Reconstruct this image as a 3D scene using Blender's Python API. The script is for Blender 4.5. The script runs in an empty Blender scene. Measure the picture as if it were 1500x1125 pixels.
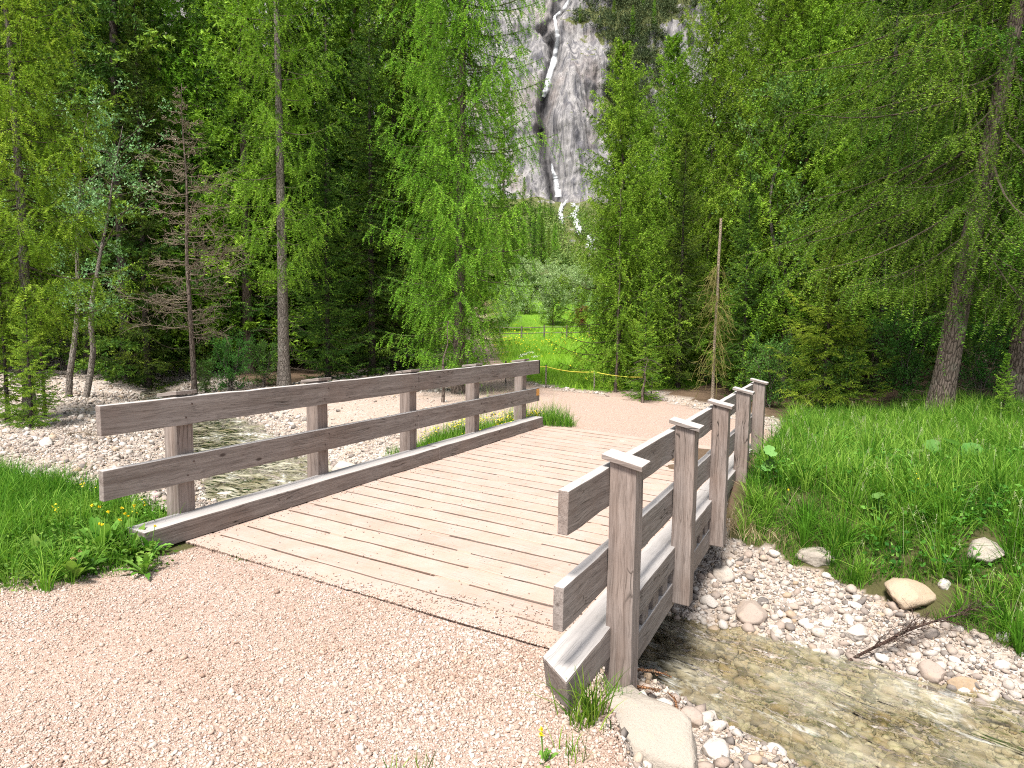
import bpy, bmesh, math, random
import numpy as np
from mathutils import Matrix, Vector

S = bpy.context.scene
COL = S.collection
R_ = math.radians
rng = np.random.default_rng(7)

# ------------------------------------------------------------------ camera
CX, CY, CZ = 4.7053, -4.3116, 1.7938
YAW, PITCH, ROLL, FPX = -.46237, .09105, .01187, 984.0
_cy, _sy, _cp, _sp = math.cos(YAW), math.sin(YAW), math.cos(PITCH), math.sin(PITCH)
_f = np.array([_sy*_cp, _cy*_cp, -_sp]); _r = np.array([_cy, -_sy, 0.]); _u = np.cross(_r, _f)
_cr, _sr = math.cos(ROLL), math.sin(ROLL)
_r, _u = _r*_cr+_u*_sr, _u*_cr-_r*_sr
CAMP = np.array([CX, CY, CZ])
cam = bpy.data.cameras.new('camera'); camo = bpy.data.objects.new('camera', cam); COL.objects.link(camo)
cam.sensor_width = 36; cam.lens = FPX/1500*36; cam.clip_end = 2000; cam.clip_start = .05
m = Matrix([[_r[0], _u[0], -_f[0], CX], [_r[1], _u[1], -_f[1], CY], [_r[2], _u[2], -_f[2], CZ], [0, 0, 0, 1]])
camo.matrix_world = m
S.camera = camo
FW = np.array([_sy, _cy]); RT = np.array([_cy, -_sy])      # horizontal forward / right


def ray(px, py): return _f+_r*(px-750)/FPX-_u*(py-562.5)/FPX
def atD(px, py, D):                                        # point at horizontal forward distance D
    d = ray(px, py); t = D/(d[:2]@FW); return CAMP+d*t
def atZ(px, py, z):
    d = ray(px, py); t = (z-CZ)/d[2]; return CAMP+d*t


# ------------------------------------------------------------------ noise
def _h(ix, iy, iz, seed):
    n = (ix*374761393+iy*668265263+iz*2147483647+seed*1274126177) & 0xffffffff
    n = ((n ^ (n >> 13))*1274126177) & 0xffffffff
    n = (n ^ (n >> 16)) & 0xffffffff
    return n/4294967295.0
def vnoise(x, y, z=0., seed=0):
    x, y, z = np.broadcast_arrays(np.asarray(x, float), np.asarray(y, float), np.asarray(z, float))
    xi, yi, zi = np.floor(x).astype(np.int64), np.floor(y).astype(np.int64), np.floor(z).astype(np.int64)
    fx, fy, fz = x-xi, y-yi, z-zi
    fx, fy, fz = fx*fx*(3-2*fx), fy*fy*(3-2*fy), fz*fz*(3-2*fz)
    o = 0
    for dx in (0, 1):
        for dy in (0, 1):
            for dz in (0, 1):
                w = (fx if dx else 1-fx)*(fy if dy else 1-fy)*(fz if dz else 1-fz)
                o = o+w*_h(xi+dx, yi+dy, zi+dz, seed)
    return o*2-1
def fbm(x, y, z=0., oct=4, seed=0, gain=.5):
    a, s, t = 1., 0., 0.
    for i in range(oct):
        s = s+a*vnoise(np.asarray(x)*2**i, np.asarray(y)*2**i, np.asarray(z)*2**i, seed+i*17); t += a; a *= gain
    return s/t
def sstep(a, b, x):
    t = np.clip((x-a)/(b-a), 0, 1); return t*t*(3-2*t)


# ------------------------------------------------------------------ mesh helpers
def mk(name, V, F, mat, parent=None, attrs=None, smooth=False, link=True):
    """V Nx3; F (M,k) array, or list of such arrays"""
    me = bpy.data.meshes.new(name)
    V = np.asarray(V, np.float32)
    Fs = F if isinstance(F, list) else [F]
    Fs = [np.asarray(f, np.int32) for f in Fs if len(f)]
    nl = sum(f.size for f in Fs); nf = sum(len(f) for f in Fs)
    me.vertices.add(len(V)); me.loops.add(nl); me.polygons.add(nf)
    me.vertices.foreach_set('co', V.ravel())
    me.loops.foreach_set('vertex_index', np.concatenate([f.ravel() for f in Fs]))
    st = []; o = 0
    for f in Fs:
        st.append(o+np.arange(len(f), dtype=np.int32)*f.shape[1]); o += f.size
    me.polygons.foreach_set('loop_start', np.concatenate(st).astype(np.int32))
    me.update(calc_edges=True)
    if attrs:
        for k, a in attrs.items():
            at = me.attributes.new(k, 'FLOAT', 'POINT'); at.data.foreach_set('value', np.asarray(a, np.float32))
    if smooth: me.polygons.foreach_set('use_smooth', np.ones(nf, bool))
    if mat is not None: me.materials.append(mat)
    o = bpy.data.objects.new(name, me)
    if link: COL.objects.link(o)
    if parent is not None: o.parent = parent
    return o
def tag(o, label=None, cat=None, group=None, kind=None):
    if label: o['label'] = label
    if cat: o['category'] = cat
    if group: o['group'] = group
    if kind: o['kind'] = kind
    return o
def empty(name, loc=(0, 0, 0), rz=0, s=1):
    o = bpy.data.objects.new(name, None); COL.objects.link(o); o.location = loc; o.rotation_euler = (0, 0, rz); o.scale = (s, s, s)
    o.empty_display_size = .2
    return o
def copy_tree(o, parent=None):
    c = o.copy(); COL.objects.link(c); c.parent = parent
    for ch in list(o.children): copy_tree(ch, c)
    return c
def nrm(a): return a/np.maximum(np.linalg.norm(a, axis=-1, keepdims=True), 1e-9)


class Acc:
    def __init__(s): s.V = []; s.T = []; s.Q = []; s.A = []; s.n = 0
    def add(s, V, T=None, Q=None, A=None):
        V = np.asarray(V, float).reshape(-1, 3)
        if T is not None and len(T): s.T.append(np.asarray(T).reshape(-1, 3)+s.n)
        if Q is not None and len(Q): s.Q.append(np.asarray(Q).reshape(-1, 4)+s.n)
        s.V.append(V); s.A.append(np.broadcast_to(np.asarray(0. if A is None else A, float), (len(V),)).copy()); s.n += len(V)
    def build(s, name, mat, parent=None, smooth=False, link=True):
        F = []
        if s.T: F.append(np.concatenate(s.T))
        if s.Q: F.append(np.concatenate(s.Q))
        return mk(name, np.concatenate(s.V), F, mat, parent, {'var': np.concatenate(s.A)}, smooth, link)


def tubes(acc, P, Rr, sides=5, A=0., cap=True):
    """P (N,K,3) polylines, Rr (N,K) radii"""
    P = np.asarray(P, float); Rr = np.asarray(Rr, float)
    N, K, _ = P.shape
    T = np.empty_like(P); T[:, 1:-1] = P[:, 2:]-P[:, :-2]; T[:, 0] = P[:, 1]-P[:, 0]; T[:, -1] = P[:, -1]-P[:, -2]
    T = nrm(T)
    ref = np.where(np.abs(T[..., 2:3]) > .8, np.array([1., 0, 0]), np.array([0, 0, 1.]))
    a = nrm(np.cross(T, ref)); b = np.cross(T, a)
    an = np.arange(sides)*2*np.pi/sides
    V = P[:, :, None]+Rr[:, :, None, None]*(a[:, :, None]*np.cos(an)[:, None]+b[:, :, None]*np.sin(an)[:, None])
    idx = np.arange(N*K*sides).reshape(N, K, sides)
    nx = np.roll(idx, -1, axis=2)
    Q = np.stack([idx[:, :-1], nx[:, :-1], nx[:, 1:], idx[:, 1:]], -1).reshape(-1, 4)
    Aa = np.broadcast_to(np.asarray(A, float).reshape(-1, 1, 1) if np.ndim(A) else A, (N, K, sides)).reshape(-1)
    acc.add(V.reshape(-1, 3), Q=Q[:, ::-1], A=Aa)


def needles(acc, P, D, k, ln, wd, spread, A, r, grav=0.):
    """k pointed needle clumps around each point P, along twig direction D"""
    N = len(P)
    P = np.repeat(P, k, 0); D = np.repeat(D, k, 0); A = np.repeat(A, k)
    n = len(P)
    rnd = nrm(r.normal(size=(n, 3))); perp = nrm(rnd-(rnd*D).sum(1, keepdims=True)*D)
    d = nrm(D*(1-spread)+perp*spread+r.normal(size=(n, 3))*.12+np.array([0, 0, -grav]))
    L = ln*r.uniform(.6, 1.2, n)[:, None]
    b = nrm(np.cross(d, r.normal(size=(n, 3))))*wd/2
    V = np.stack([P-b, P+b, P+d*L], 1)
    acc.add(V.reshape(-1, 3), T=np.arange(n*3), A=np.repeat(np.clip(A+r.normal(size=n)*.045, 0, 1), 3))


def leaves(acc, P, N_, ln, wd, A, r):
    """diamond leaves folded a little"""
    n = len(P)
    d = nrm(N_+r.normal(size=(n, 3))*.6); s = nrm(np.cross(d, r.normal(size=(n, 3))))
    L = ln*r.uniform(.6, 1.2, n)[:, None]; W = wd*r.uniform(.7, 1.1, n)[:, None]
    up = np.cross(d, s)
    V = np.stack([P, P+d*L*.5+s*W*.5+up*W*.15, P+d*L, P+d*L*.5-s*W*.5+up*W*.15], 1)
    acc.add(V.reshape(-1, 3), T=(np.arange(n)[:, None]*4+np.array([[0, 1, 2, 0, 2, 3]])).reshape(-1, 3), A=np.repeat(np.clip(A+r.normal(size=n)*.1, 0, 1), 4))


# ------------------------------------------------------------------ materials
class NT:
    def __init__(s, name):
        s.m = bpy.data.materials.new(name); s.m.use_nodes = True; s.t = s.m.node_tree; s.t.nodes.clear()
        s.out = s.n('ShaderNodeOutputMaterial')
    def n(s, typ, ins=None, **kw):
        x = s.t.nodes.new(typ)
        for k, v in kw.items(): setattr(x, k, v)
        if ins:
            for k, v in ins.items(): s.set(x, k, v)
        return x
    def set(s, x, k, v):
        i = x.inputs[k]
        if isinstance(v, bpy.types.NodeSocket): s.t.links.new(v, i)
        elif isinstance(v, bpy.types.Node): s.t.links.new(v.outputs[0], i)
        else:
            if i.type == 'RGBA' and len(v) == 3: v = (*v, 1)
            i.default_value = v
    def ramp(s, fac, stops, interp='LINEAR'):
        x = s.n('ShaderNodeValToRGB'); s.set(x, 0, fac); e = x.color_ramp.elements; x.color_ramp.interpolation = interp
        while len(e) < len(stops): e.new(0)
        for el, (p, c) in zip(e, stops):
            el.position = p; el.color = (*c, 1) if hasattr(c, '__len__') else (c, c, c, 1)
        return x.outputs[0]
    def noise(s, vec, scale, detail=4, rough=.55, dist=0., col=False):
        x = s.n('ShaderNodeTexNoise', {'Scale': scale, 'Detail': detail, 'Roughness': rough, 'Distortion': dist})
        if vec is not None: s.set(x, 'Vector', vec)
        return x.outputs[1 if col else 0]
    def vor(s, vec, scale, feature='F1', out=0, rnd=1.):
        x = s.n('ShaderNodeTexVoronoi', feature=feature); s.set(x, 'Scale', scale); s.set(x, 'Randomness', rnd)
        if vec is not None: s.set(x, 'Vector', vec)
        return x.outputs[out]
    def mix(s, fac, a, b, mode='MIX'):
        x = s.n('ShaderNodeMix', data_type='RGBA', blend_type=mode, clamp_factor=True)
        s.set(x, 0, fac); s.set(x, 6, a); s.set(x, 7, b); return x.outputs[2]
    def math(s, op, a, b=None, c=None, clamp=False):
        x = s.n('ShaderNodeMath', operation=op, use_clamp=clamp); s.set(x, 0, a)
        if b is not None: s.set(x, 1, b)
        if c is not None: s.set(x, 2, c)
        return x.outputs[0]
    def map(s, vec, scale=(1, 1, 1), rot=(0, 0, 0)):
        x = s.n('ShaderNodeMapping'); s.set(x, 'Vector', vec); x.inputs['Scale'].default_value = scale; x.inputs['Rotation'].default_value = rot
        return x.outputs[0]
    def coord(s): return s.n('ShaderNodeTexCoord').outputs['Object']
    def attr(s, name): return s.n('ShaderNodeAttribute', attribute_name=name).outputs['Fac']
    def bump(s, h, strength=.5, dist=.01, normal=None):
        x = s.n('ShaderNodeBump', {'Strength': strength, 'Distance': dist, 'Height': h})
        if normal is not None: s.set(x, 'Normal', normal)
        return x.outputs[0]
    def pbsdf(s, col, rough=.8, normal=None, spec=.3, **kw):
        x = s.n('ShaderNodeBsdfPrincipled'); s.set(x, 'Base Color', col); s.set(x, 'Roughness', rough); s.set(x, 'Specular IOR Level', spec)
        if normal is not None: s.set(x, 'Normal', normal)
        for k, v in kw.items(): s.set(x, k, v)
        return x.outputs[0]
    def fin(s, sh): s.t.links.new(sh, s.out.inputs[0]); return s.m


def foliage(name, dark, mid, light, trans=.27, rough=.55, hv=.03):
    n = NT(name); v = n.attr('var')
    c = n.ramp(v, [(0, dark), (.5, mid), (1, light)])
    oi = n.n('ShaderNodeObjectInfo').outputs['Random']
    hs = n.n('ShaderNodeHueSaturation', {'Hue': n.math('MULTIPLY_ADD', oi, hv, .5-hv/2), 'Saturation': 1., 'Value': n.math('MULTIPLY_ADD', oi, .3, .85), 'Color': c})
    c = hs.outputs[0]
    d = n.pbsdf(c, max(rough, .65), spec=.12)
    t = n.n('ShaderNodeBsdfTranslucent', {'Color': n.mix(1., c, (1., 1., .55), 'MULTIPLY')}).outputs[0]
    x = n.n('ShaderNodeMixShader', {0: trans, 1: d, 2: t}).outputs[0]
    return n.fin(x)


def bark(name, a, b, scale=1.):
    n = NT(name); co = n.coord()
    g = n.noise(n.map(co, (14*scale, 14*scale, 2.2*scale)), 1., 6, .65, 1.5)
    g2 = n.vor(n.map(co, (22*scale, 22*scale, 5*scale)), 1., 'DISTANCE_TO_EDGE')
    c = n.mix(g, a, b); c = n.mix(n.ramp(g2, [(0, 1.), (.12, 0.)]), c, tuple(x*.45 for x in a))
    lich = n.ramp(n.noise(co, 3.*scale, 5, .7), [(.55, 0.), (.68, .5)])
    c = n.mix(lich, c, (.24, .25, .2))
    h = n.math('ADD', g, n.ramp(g2, [(0, 0.), (.2, 1.)]))
    return n.fin(n.pbsdf(c, .9, n.bump(h, .8, .02), .15))


def wood(name, axis, base_a, base_b, dust=0.):
    """weathered board; grain along axis"""
    n = NT(name); co = n.coord()
    sc = [34., 34., 34.]; sc[axis] = 1.1
    warp = n.n('ShaderNodeVectorMath', {0: co, 1: n.n('ShaderNodeVectorMath', {0: n.noise(n.map(co, tuple(2.6 if i == axis else 5. for i in range(3))), 1., 2, .5, 0, True), 1: (.05, .05, .05)}, operation='MULTIPLY').outputs[0]}, operation='ADD').outputs[0]
    g = n.noise(n.map(warp, tuple(sc)), 1., 5, .6, .4)
    sc2 = [8., 8., 8.]; sc2[axis] = .6
    g2 = n.noise(n.map(co, tuple(sc2)), 1., 4, .6)
    big = n.noise(co, 1.3, 4, .6)
    fine = [150., 150., 150.]; fine[axis] = 5.
    g3 = n.noise(n.map(warp, tuple(fine)), 1., 3, .6)
    c = n.mix(n.ramp(g, [(.3, 0.), (.7, 1.)]), base_a, base_b)
    c = n.mix(n.ramp(g2, [(.35, 0.), (.75, .55)]), c, (.30, .27, .255))
    c = n.mix(n.ramp(big, [(.45, 0.), (.75, .45)]), c, (.19, .125, .095))
    c = n.mix(n.ramp(g3, [(.5, 0.), (.62, .4)]), c, tuple(x*.45 for x in base_a))
    kn = [2.2, 2.2, 2.2]; kn[axis] = .9
    k = n.vor(n.map(co, tuple(x*2. for x in kn)), 1., 'F1')
    c = n.mix(n.ramp(k, [(.045, .85), (.085, 0.)]), c, (.045, .032, .027))
    # drying cracks
    cr = [26., 26., 26.]; cr[axis] = .55
    ck = n.vor(n.map(warp, tuple(cr)), 1., 'DISTANCE_TO_EDGE')
    cm = n.math('MULTIPLY', n.ramp(ck, [(.0, 1.), (.028, 0.)]), n.ramp(n.noise(co, 2.3, 2), [(.5, 0.), (.6, 1.)]))
    c = n.mix(cm, c, (.03, .024, .02))
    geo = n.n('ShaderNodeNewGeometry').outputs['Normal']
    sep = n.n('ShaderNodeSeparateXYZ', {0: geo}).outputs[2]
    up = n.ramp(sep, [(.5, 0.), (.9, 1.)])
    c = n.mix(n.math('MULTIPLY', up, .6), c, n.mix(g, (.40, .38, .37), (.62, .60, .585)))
    if dust:
        dn = n.noise(co, 3.5, 6, .7); df = n.noise(co, 60., 4, .7)
        dm = n.math('ADD', n.math('MULTIPLY', dn, .8), n.math('MULTIPLY', df, .35))
        dc = n.mix(n.noise(co, 6., 5, .7), (.34, .235, .185), (.48, .375, .32))
        dc = n.mix(n.ramp(n.noise(co, 150., 2), [(.45, 0.), (.7, .5)]), dc, (.42, .25, .18))
        sx_ = n.n('ShaderNodeSeparateXYZ', {0: co}).outputs[1]; wn = n.n('ShaderNodeTexWhiteNoise', noise_dimensions='1D'); n.set(wn, 'W', n.math('FLOOR', n.math('DIVIDE', n.math('ADD', sx_, .753), .274)))
        tone = n.ramp(wn.outputs[0], [(0, (.90, .885, .87)), (.5, (.96, .95, .94)), (1, (1., .99, .98))]); dc = n.mix(1., dc, tone, 'MULTIPLY')
        c = n.mix(n.math('MULTIPLY', n.ramp(sep, [(.25, .0), (.6, 1.)]), n.ramp(dm, [(.42, dust*.45), (.66, dust)])), c, dc)
    h = n.math('SUBTRACT', n.math('ADD', g, n.math('MULTIPLY', g3, .6)), n.math('MULTIPLY', cm, 1.5))
    return n.fin(n.pbsdf(c, .85, n.bump(h, .55, .004), .2))


M = {}
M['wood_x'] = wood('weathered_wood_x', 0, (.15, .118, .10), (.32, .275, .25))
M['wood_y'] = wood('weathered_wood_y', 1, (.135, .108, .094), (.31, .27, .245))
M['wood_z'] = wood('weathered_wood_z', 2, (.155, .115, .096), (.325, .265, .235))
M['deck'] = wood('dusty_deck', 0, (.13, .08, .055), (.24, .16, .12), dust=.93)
M['bark_larch'] = bark('larch_bark', (.10, .075, .06), (.27, .215, .18))
M['bark_grey'] = bark('grey_bark', (.15, .125, .105), (.34, .30, .265), 1.4)
M['bark_dark'] = bark('dark_bark', (.045, .036, .03), (.12, .1, .085), 1.2)
M['twig'] = bark('twig_bark', (.10, .075, .055), (.20, .16, .125), 3.)
M['dead'] = bark('dead_twig', (.34, .26, .185), (.52, .43, .33), 3.)
M['root'] = bark('reddish_root', (.22, .10, .05), (.45, .24, .13), 3.)
M['drytwig'] = foliage('ochre_twigs', (.20, .18, .06), (.30, .27, .09), (.4, .36, .16), .1)
M['dead_dark'] = bark('dark_dead_branch', (.075, .045, .035), (.16, .105, .085), 3.)
M['larch'] = foliage('larch_needles', (.05, .115, .012), (.175, .365, .028), (.40, .63, .075))
M['larch_bright'] = foliage('bright_larch_needles', (.08, .18, .018), (.205, .43, .03), (.44, .68, .08))
M['larch_dark'] = foliage('dark_larch_needles', (.035, .09, .014), (.12, .255, .025), (.28, .46, .055))
M['spruce'] = foliage('spruce_needles', (.018, .05, .012), (.07, .15, .022), (.25, .38, .045), .2)
M['spruce_light'] = foliage('young_spruce_needles', (.04, .11, .016), (.15, .29, .026), (.42, .58, .065), .25)
M['leaf'] = foliage('whitebeam_leaves', (.09, .19, .07), (.2, .35, .14), (.42, .55, .34), .3)
M['willow'] = foliage('willow_leaves', (.22, .35, .14), (.42, .58, .28), (.58, .70, .45), .4)
M['broad'] = foliage('green_leaves', (.05, .14, .03), (.11, .26, .05), (.22, .42, .09), .35)
M['redleaf'] = foliage('dry_red_leaves', (.14, .07, .03), (.24, .12, .05), (.32, .2, .09), .25)
M['scrub'] = foliage('mountain_pine', (.03, .05, .022), (.06, .085, .035), (.12, .14, .055), .1)
M['slope'] = foliage('slope_shrub_leaves', (.05, .09, .02), (.13, .20, .045), (.27, .33, .09), .2)
M['grass'] = foliage('grass_blades', (.03, .095, .012), (.10, .245, .018), (.33, .50, .08), .4, .4)
M['meadow'] = foliage('meadow_grass', (.13, .33, .02), (.23, .48, .035), (.42, .64, .07), .4, .45)
M['seedgrass'] = foliage('grass_seed_heads', (.14, .2, .06), (.28, .33, .14), (.42, .44, .24), .3)
M['drygrass'] = foliage('dry_grass', (.22, .14, .08), (.38, .28, .17), (.55, .45, .3), .3)
M['weed'] = foliage('weed_leaves', (.03, .10, .016), (.10, .24, .03), (.27, .46, .09), .35, .45)
M['butterbur'] = foliage('butterbur_leaf', (.07, .18, .035), (.12, .27, .06), (.19, .36, .10), .35, .6)


def simple(name, c, rough=.6, trans=0.):
    n = NT(name); co = n.coord()
    cc = n.mix(n.noise(co, 40., 3), c, tuple(min(1, x*1.25) for x in c))
    return n.fin(n.pbsdf(cc, rough))
M['yellow'] = simple('yellow_petals', (.75, .58, .02), .5)
M['white_petal'] = simple('white_petals', (.75, .75, .7), .5)
M['pink_petal'] = simple('pink_petals', (.55, .22, .35), .5)
M['seed'] = simple('seed_heads', (.30, .20, .09), .7)
M['orange'] = simple('orange_tag', (.62, .30, .08), .5)
M['black'] = simple('black_paint', (.015, .014, .014), .6)
M['iron'] = simple('rusty_iron', (.06, .04, .035), .6)
M['rope'] = simple('yellow_rope', (.55, .48, .06), .6)


def stone_mat(name, cols, wet_shade=0., bump=.4, sc=1., patch=None):
    n = NT(name); co = n.coord(); v = n.attr('var')
    c = n.ramp(v, [(i/(len(cols)-1), x) for i, x in enumerate(cols)])
    s = n.noise(co, 22.*sc, 6, .7)
    c = n.mix(n.ramp(s, [(.35, .0), (.75, .45)]), c, (.36, .30, .25))
    c = n.mix(n.ramp(n.noise(co, 90.*sc, 3, .7), [(.56, 0.), (.66, .6)]), c, (.17, .14, .12))
    c = n.mix(n.ramp(n.noise(co, 7.*sc, 5, .7), [(.55, 0.), (.75, .35)]), c, (.52, .38, .24))
    if patch: c = n.mix(n.ramp(n.noise(co, 1.3, 4, .6), [(.42, 0.), (.68, .8)]), c, n.mix(1., c, patch, 'MULTIPLY'))
    return n.fin(n.pbsdf(c, .85-.5*wet_shade, n.bump(s, bump, .01), .25+.3*wet_shade))
PALE = [(.075, .07, .07), (.19, .165, .15), (.29, .23, .195), (.36, .305, .265), (.42, .385, .35), (.53, .50, .47), (.32, .23, .145)]
M['cobble'] = stone_mat('limestone_cobbles', PALE)
M['boulder'] = stone_mat('limestone_boulder', [(.30, .265, .225), (.42, .38, .33)], bump=1., sc=2.2)
M['slab'] = stone_mat('tan_slab', [(.36, .27, .18), (.46, .36, .26)], bump=1., sc=1.2)
M['pinkgravel'] = stone_mat('pink_path_gravel', [(.27, .185, .145), (.39, .29, .24), (.47, .37, .32), (.53, .455, .40), (.59, .54, .495)], bump=.2, patch=(.84, .74, .66))


def ground_mat():
    n = NT('ground_surface'); co = n.coord()
    path, river, grass, forest = (n.attr(k) for k in ('path', 'river', 'grass', 'forest'))
    # brown forest floor / soil
    c = n.mix(n.noise(co, 5., 6, .7), (.085, .055, .035), (.20, .14, .095))
    bn = n.noise(co, 3., 6, .7)
    # grassy soil
    gc = n.mix(n.noise(co, 9., 6, .7), (.06, .055, .025), (.12, .115, .045))
    gc = n.mix(n.attr('lawn'), gc, n.mix(n.noise(co, 6., 4), (.10, .22, .02), (.19, .34, .035)))
    c = n.mix(grass, c, gc)
    # river gravel
    v1 = n.vor(co, 19., 'F1', 1); v2 = n.vor(co, 48., 'F1', 1)
    rc = n.ramp(n.n('ShaderNodeSeparateColor', {0: v1}).outputs[0], [(0, (.33, .28, .245)), (.4, (.47, .40, .35)), (1, (.62, .57, .53))])
    rc2 = n.ramp(n.n('ShaderNodeSeparateColor', {0: v2}).outputs[1], [(0, (.36, .29, .24)), (1, (.55, .48, .42))])
    rc = n.mix(n.ramp(bn, [(.45, 0.), (.55, 1.)]), rc, rc2)
    rc = n.mix(n.ramp(n.noise(co, .9, 5, .65), [(.5, 0.), (.68, .6)]), rc, (.47, .355, .26))
    c = n.mix(river, c, rc)
    # pink path
    p1 = n.vor(co, 95., 'F1', 1); p2 = n.vor(co, 45., 'F1', 1)
    pc = n.ramp(n.n('ShaderNodeSeparateColor', {0: p1}).outputs[0], [(0, (.30, .19, .15)), (.35, (.41, .295, .24)), (.8, (.49, .385, .33)), (1, (.56, .49, .445))])
    pc = n.mix(n.ramp(n.noise(co, 1.1, 5, .6), [(.35, 0.), (.7, .55)]), pc, (.47, .34, .27))
    c = n.mix(path, c, pc)
    e1 = n.vor(co, 95., 'DISTANCE_TO_EDGE'); e2 = n.vor(co, 24., 'DISTANCE_TO_EDGE')
    h = n.math('ADD', n.math('MULTIPLY', n.ramp(e1, [(0, 0.), (.25, 1.)]), .3), n.math('MULTIPLY', n.ramp(e2, [(0, 0.), (.3, 1.)]), river))
    h = n.math('ADD', h, n.noise(co, 14., 5, .7))
    return n.fin(n.pbsdf(c, .92, n.bump(h, .7, .025), .15))
M['ground'] = ground_mat()


def rock_mat():
    n = NT('cliff_rock'); co = n.coord()
    g = n.noise(n.map(co, (.75, .75, .045)), 1., 7, .62, .8)        # vertical streaks
    g2 = n.noise(n.map(co, (2.4, 2.4, .16)), 1., 5, .6, .5)
    f = n.noise(n.map(co, (1.6, 1.6, .7)), 1., 7, .7); b = n.noise(co, .10, 6, .65)
    c = n.mix(n.ramp(g, [(.38, 0.), (.60, 1.)]), (.11, .108, .12), (.33, .315, .31))
    c = n.mix(n.ramp(g2, [(.52, 0.), (.68, .55)]), c, (.13, .125, .135))
    c = n.mix(n.ramp(b, [(.50, 0.), (.72, .6)]), c, (.30, .235, .20))
    c = n.mix(n.ramp(f, [(.60, 0.), (.68, .75)]), c, (.07, .085, .04))
    geo = n.n('ShaderNodeNewGeometry').outputs['Normal']
    up = n.n('ShaderNodeSeparateXYZ', {0: geo}).outputs[2]
    vg = n.attr('veg')
    m_ = n.math('ADD', n.math('MULTIPLY', up, .9), n.math('MULTIPLY', n.math('SUBTRACT', n.noise(co, .35, 7, .75), .5), 1.7))
    vm = n.ramp(n.math('ADD', m_, vg), [(.70, 0.), (.80, 1.)])
    gc = n.mix(n.noise(co, 1.2, 6, .75), (.05, .065, .022), (.18, .19, .07))
    c = n.mix(vm, c, gc)
    c = n.mix(n.math('MULTIPLY', n.attr('wet_shade'), .9), c, (.022, .021, .024))  # crevice shade beside the fall painted into the rock colour
    h = n.math('ADD', g, n.math('MULTIPLY', g2, .5))
    return n.fin(n.pbsdf(c, .9, n.bump(h, .9, .8), .15))
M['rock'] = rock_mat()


def water_mat():
    n = NT('stream_water'); co = n.coord()
    flow = n.map(co, (1., 1., 1.), (0, 0, R_(20)))
    st = n.map(flow, (1.5, 2.5, 2.))
    w1 = n.noise(st, 1.6, 2, .5, .5); w2 = n.noise(st, 5., 2, .5, .4); lo = n.noise(st, 1.1, 5, .6, .3)
    h = n.math('ADD', w1, n.math('MULTIPLY', w2, .22))
    nor = n.bump(h, 1., .11)
    fr = n.n('ShaderNodeFresnel', {'IOR': 1.33, 'Normal': nor}).outputs[0]
    tr = n.n('ShaderNodeBsdfTransparent', {'Color': (.84, .82, .66, 1)}).outputs[0]
    milk = n.n('ShaderNodeBsdfDiffuse', {'Color': n.mix(n.ramp(lo, [(.36, 0.), (.62, 1.)]), (.27, .24, .145), (.58, .55, .44)), 'Normal': nor}).outputs[0]
    upx = n.n('ShaderNodeSeparateXYZ', {0: co}).outputs[0]; upf = n.n('ShaderNodeMapRange', {'Value': upx, 'From Min': -2., 'From Max': 2.5, 'To Min': .42, 'To Max': 0.}).outputs[0]  # upstream sky reflection put into the colour as extra milk
    a = n.n('ShaderNodeMixShader', {0: n.math('ADD', n.ramp(lo, [(.36, .06), (.70, .34)]), upf, clamp=True), 1: tr, 2: milk}).outputs[0]
    gl = n.n('ShaderNodeBsdfGlossy', {'Color': (1, 1, 1, 1), 'Roughness': .06, 'Normal': nor}).outputs[0]
    a = n.n('ShaderNodeMixShader', {0: n.math('MULTIPLY', fr, 2.2, clamp=True), 1: a, 2: gl}).outputs[0]
    fo = n.math('MULTIPLY', n.ramp(n.noise(st, .9, 3, .6, .8), [(.56, 0.), (.70, .7)]), n.ramp(n.noise(st, 4.5, 5, .7, .8), [(.46, 0.), (.62, 1.)]))
    foam = n.n('ShaderNodeBsdfDiffuse', {'Color': (.72, .72, .68, 1)}).outputs[0]
    a = n.n('ShaderNodeMixShader', {0: fo, 1: a, 2: foam}).outputs[0]
    return n.fin(a)
M['water'] = water_mat()
def fall_mat():
    n = NT('white_water'); co = n.coord(); e = n.attr('var')
    g = n.noise(n.map(co, (5., 5., .22)), 1., 5, .65)
    al = n.math('MULTIPLY', n.ramp(e, [(0, 0.), (.55, 1.)]), n.ramp(g, [(.32, .25), (.6, 1.)]))
    d = n.n('ShaderNodeBsdfDiffuse', {'Color': (.78, .80, .83, 1)}).outputs[0]
    t = n.n('ShaderNodeBsdfTransparent').outputs[0]
    return n.fin(n.n('ShaderNodeMixShader', {0: n.math('MULTIPLY', al, .72), 1: t, 2: d}).outputs[0])
M['fall'] = fall_mat()

# ------------------------------------------------------------------ terrain
CS, SL = -.0446, -.0027
STREAM = np.array([(-60, 33.), (-30, 18.5), (-15, 9.9), (-8, 6.4), (-3.3, 3.55), (0, 2.1), (3.4, 1.38), (4.5, 1.03), (6, .68), (8, .2), (14, -2.5), (30, -11)])
def stream_d(x, y):
    """signed distance to the stream's centre line (+ = far side)"""
    best = np.full(np.shape(x), 1e9); sg = np.ones(np.shape(x))
    for a, b in zip(STREAM[:-1], STREAM[1:]):
        d = b-a; t = np.clip(((x-a[0])*d[0]+(y-a[1])*d[1])/(d@d), 0, 1)
        qx, qy = x-a[0]-d[0]*t, y-a[1]-d[1]*t; q = np.hypot(qx, qy)
        s = np.sign(d[0]*qy-d[1]*qx)
        m_ = q < best; best = np.where(m_, q, best); sg = np.where(m_, s, sg)
    return best*sg
def wlevel(x): return np.interp(x, [-30, -15, -4, 0, 3, 8, 14], [-.55, -.66, -.82, -.9, -1., -1.1, -1.25])
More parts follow.
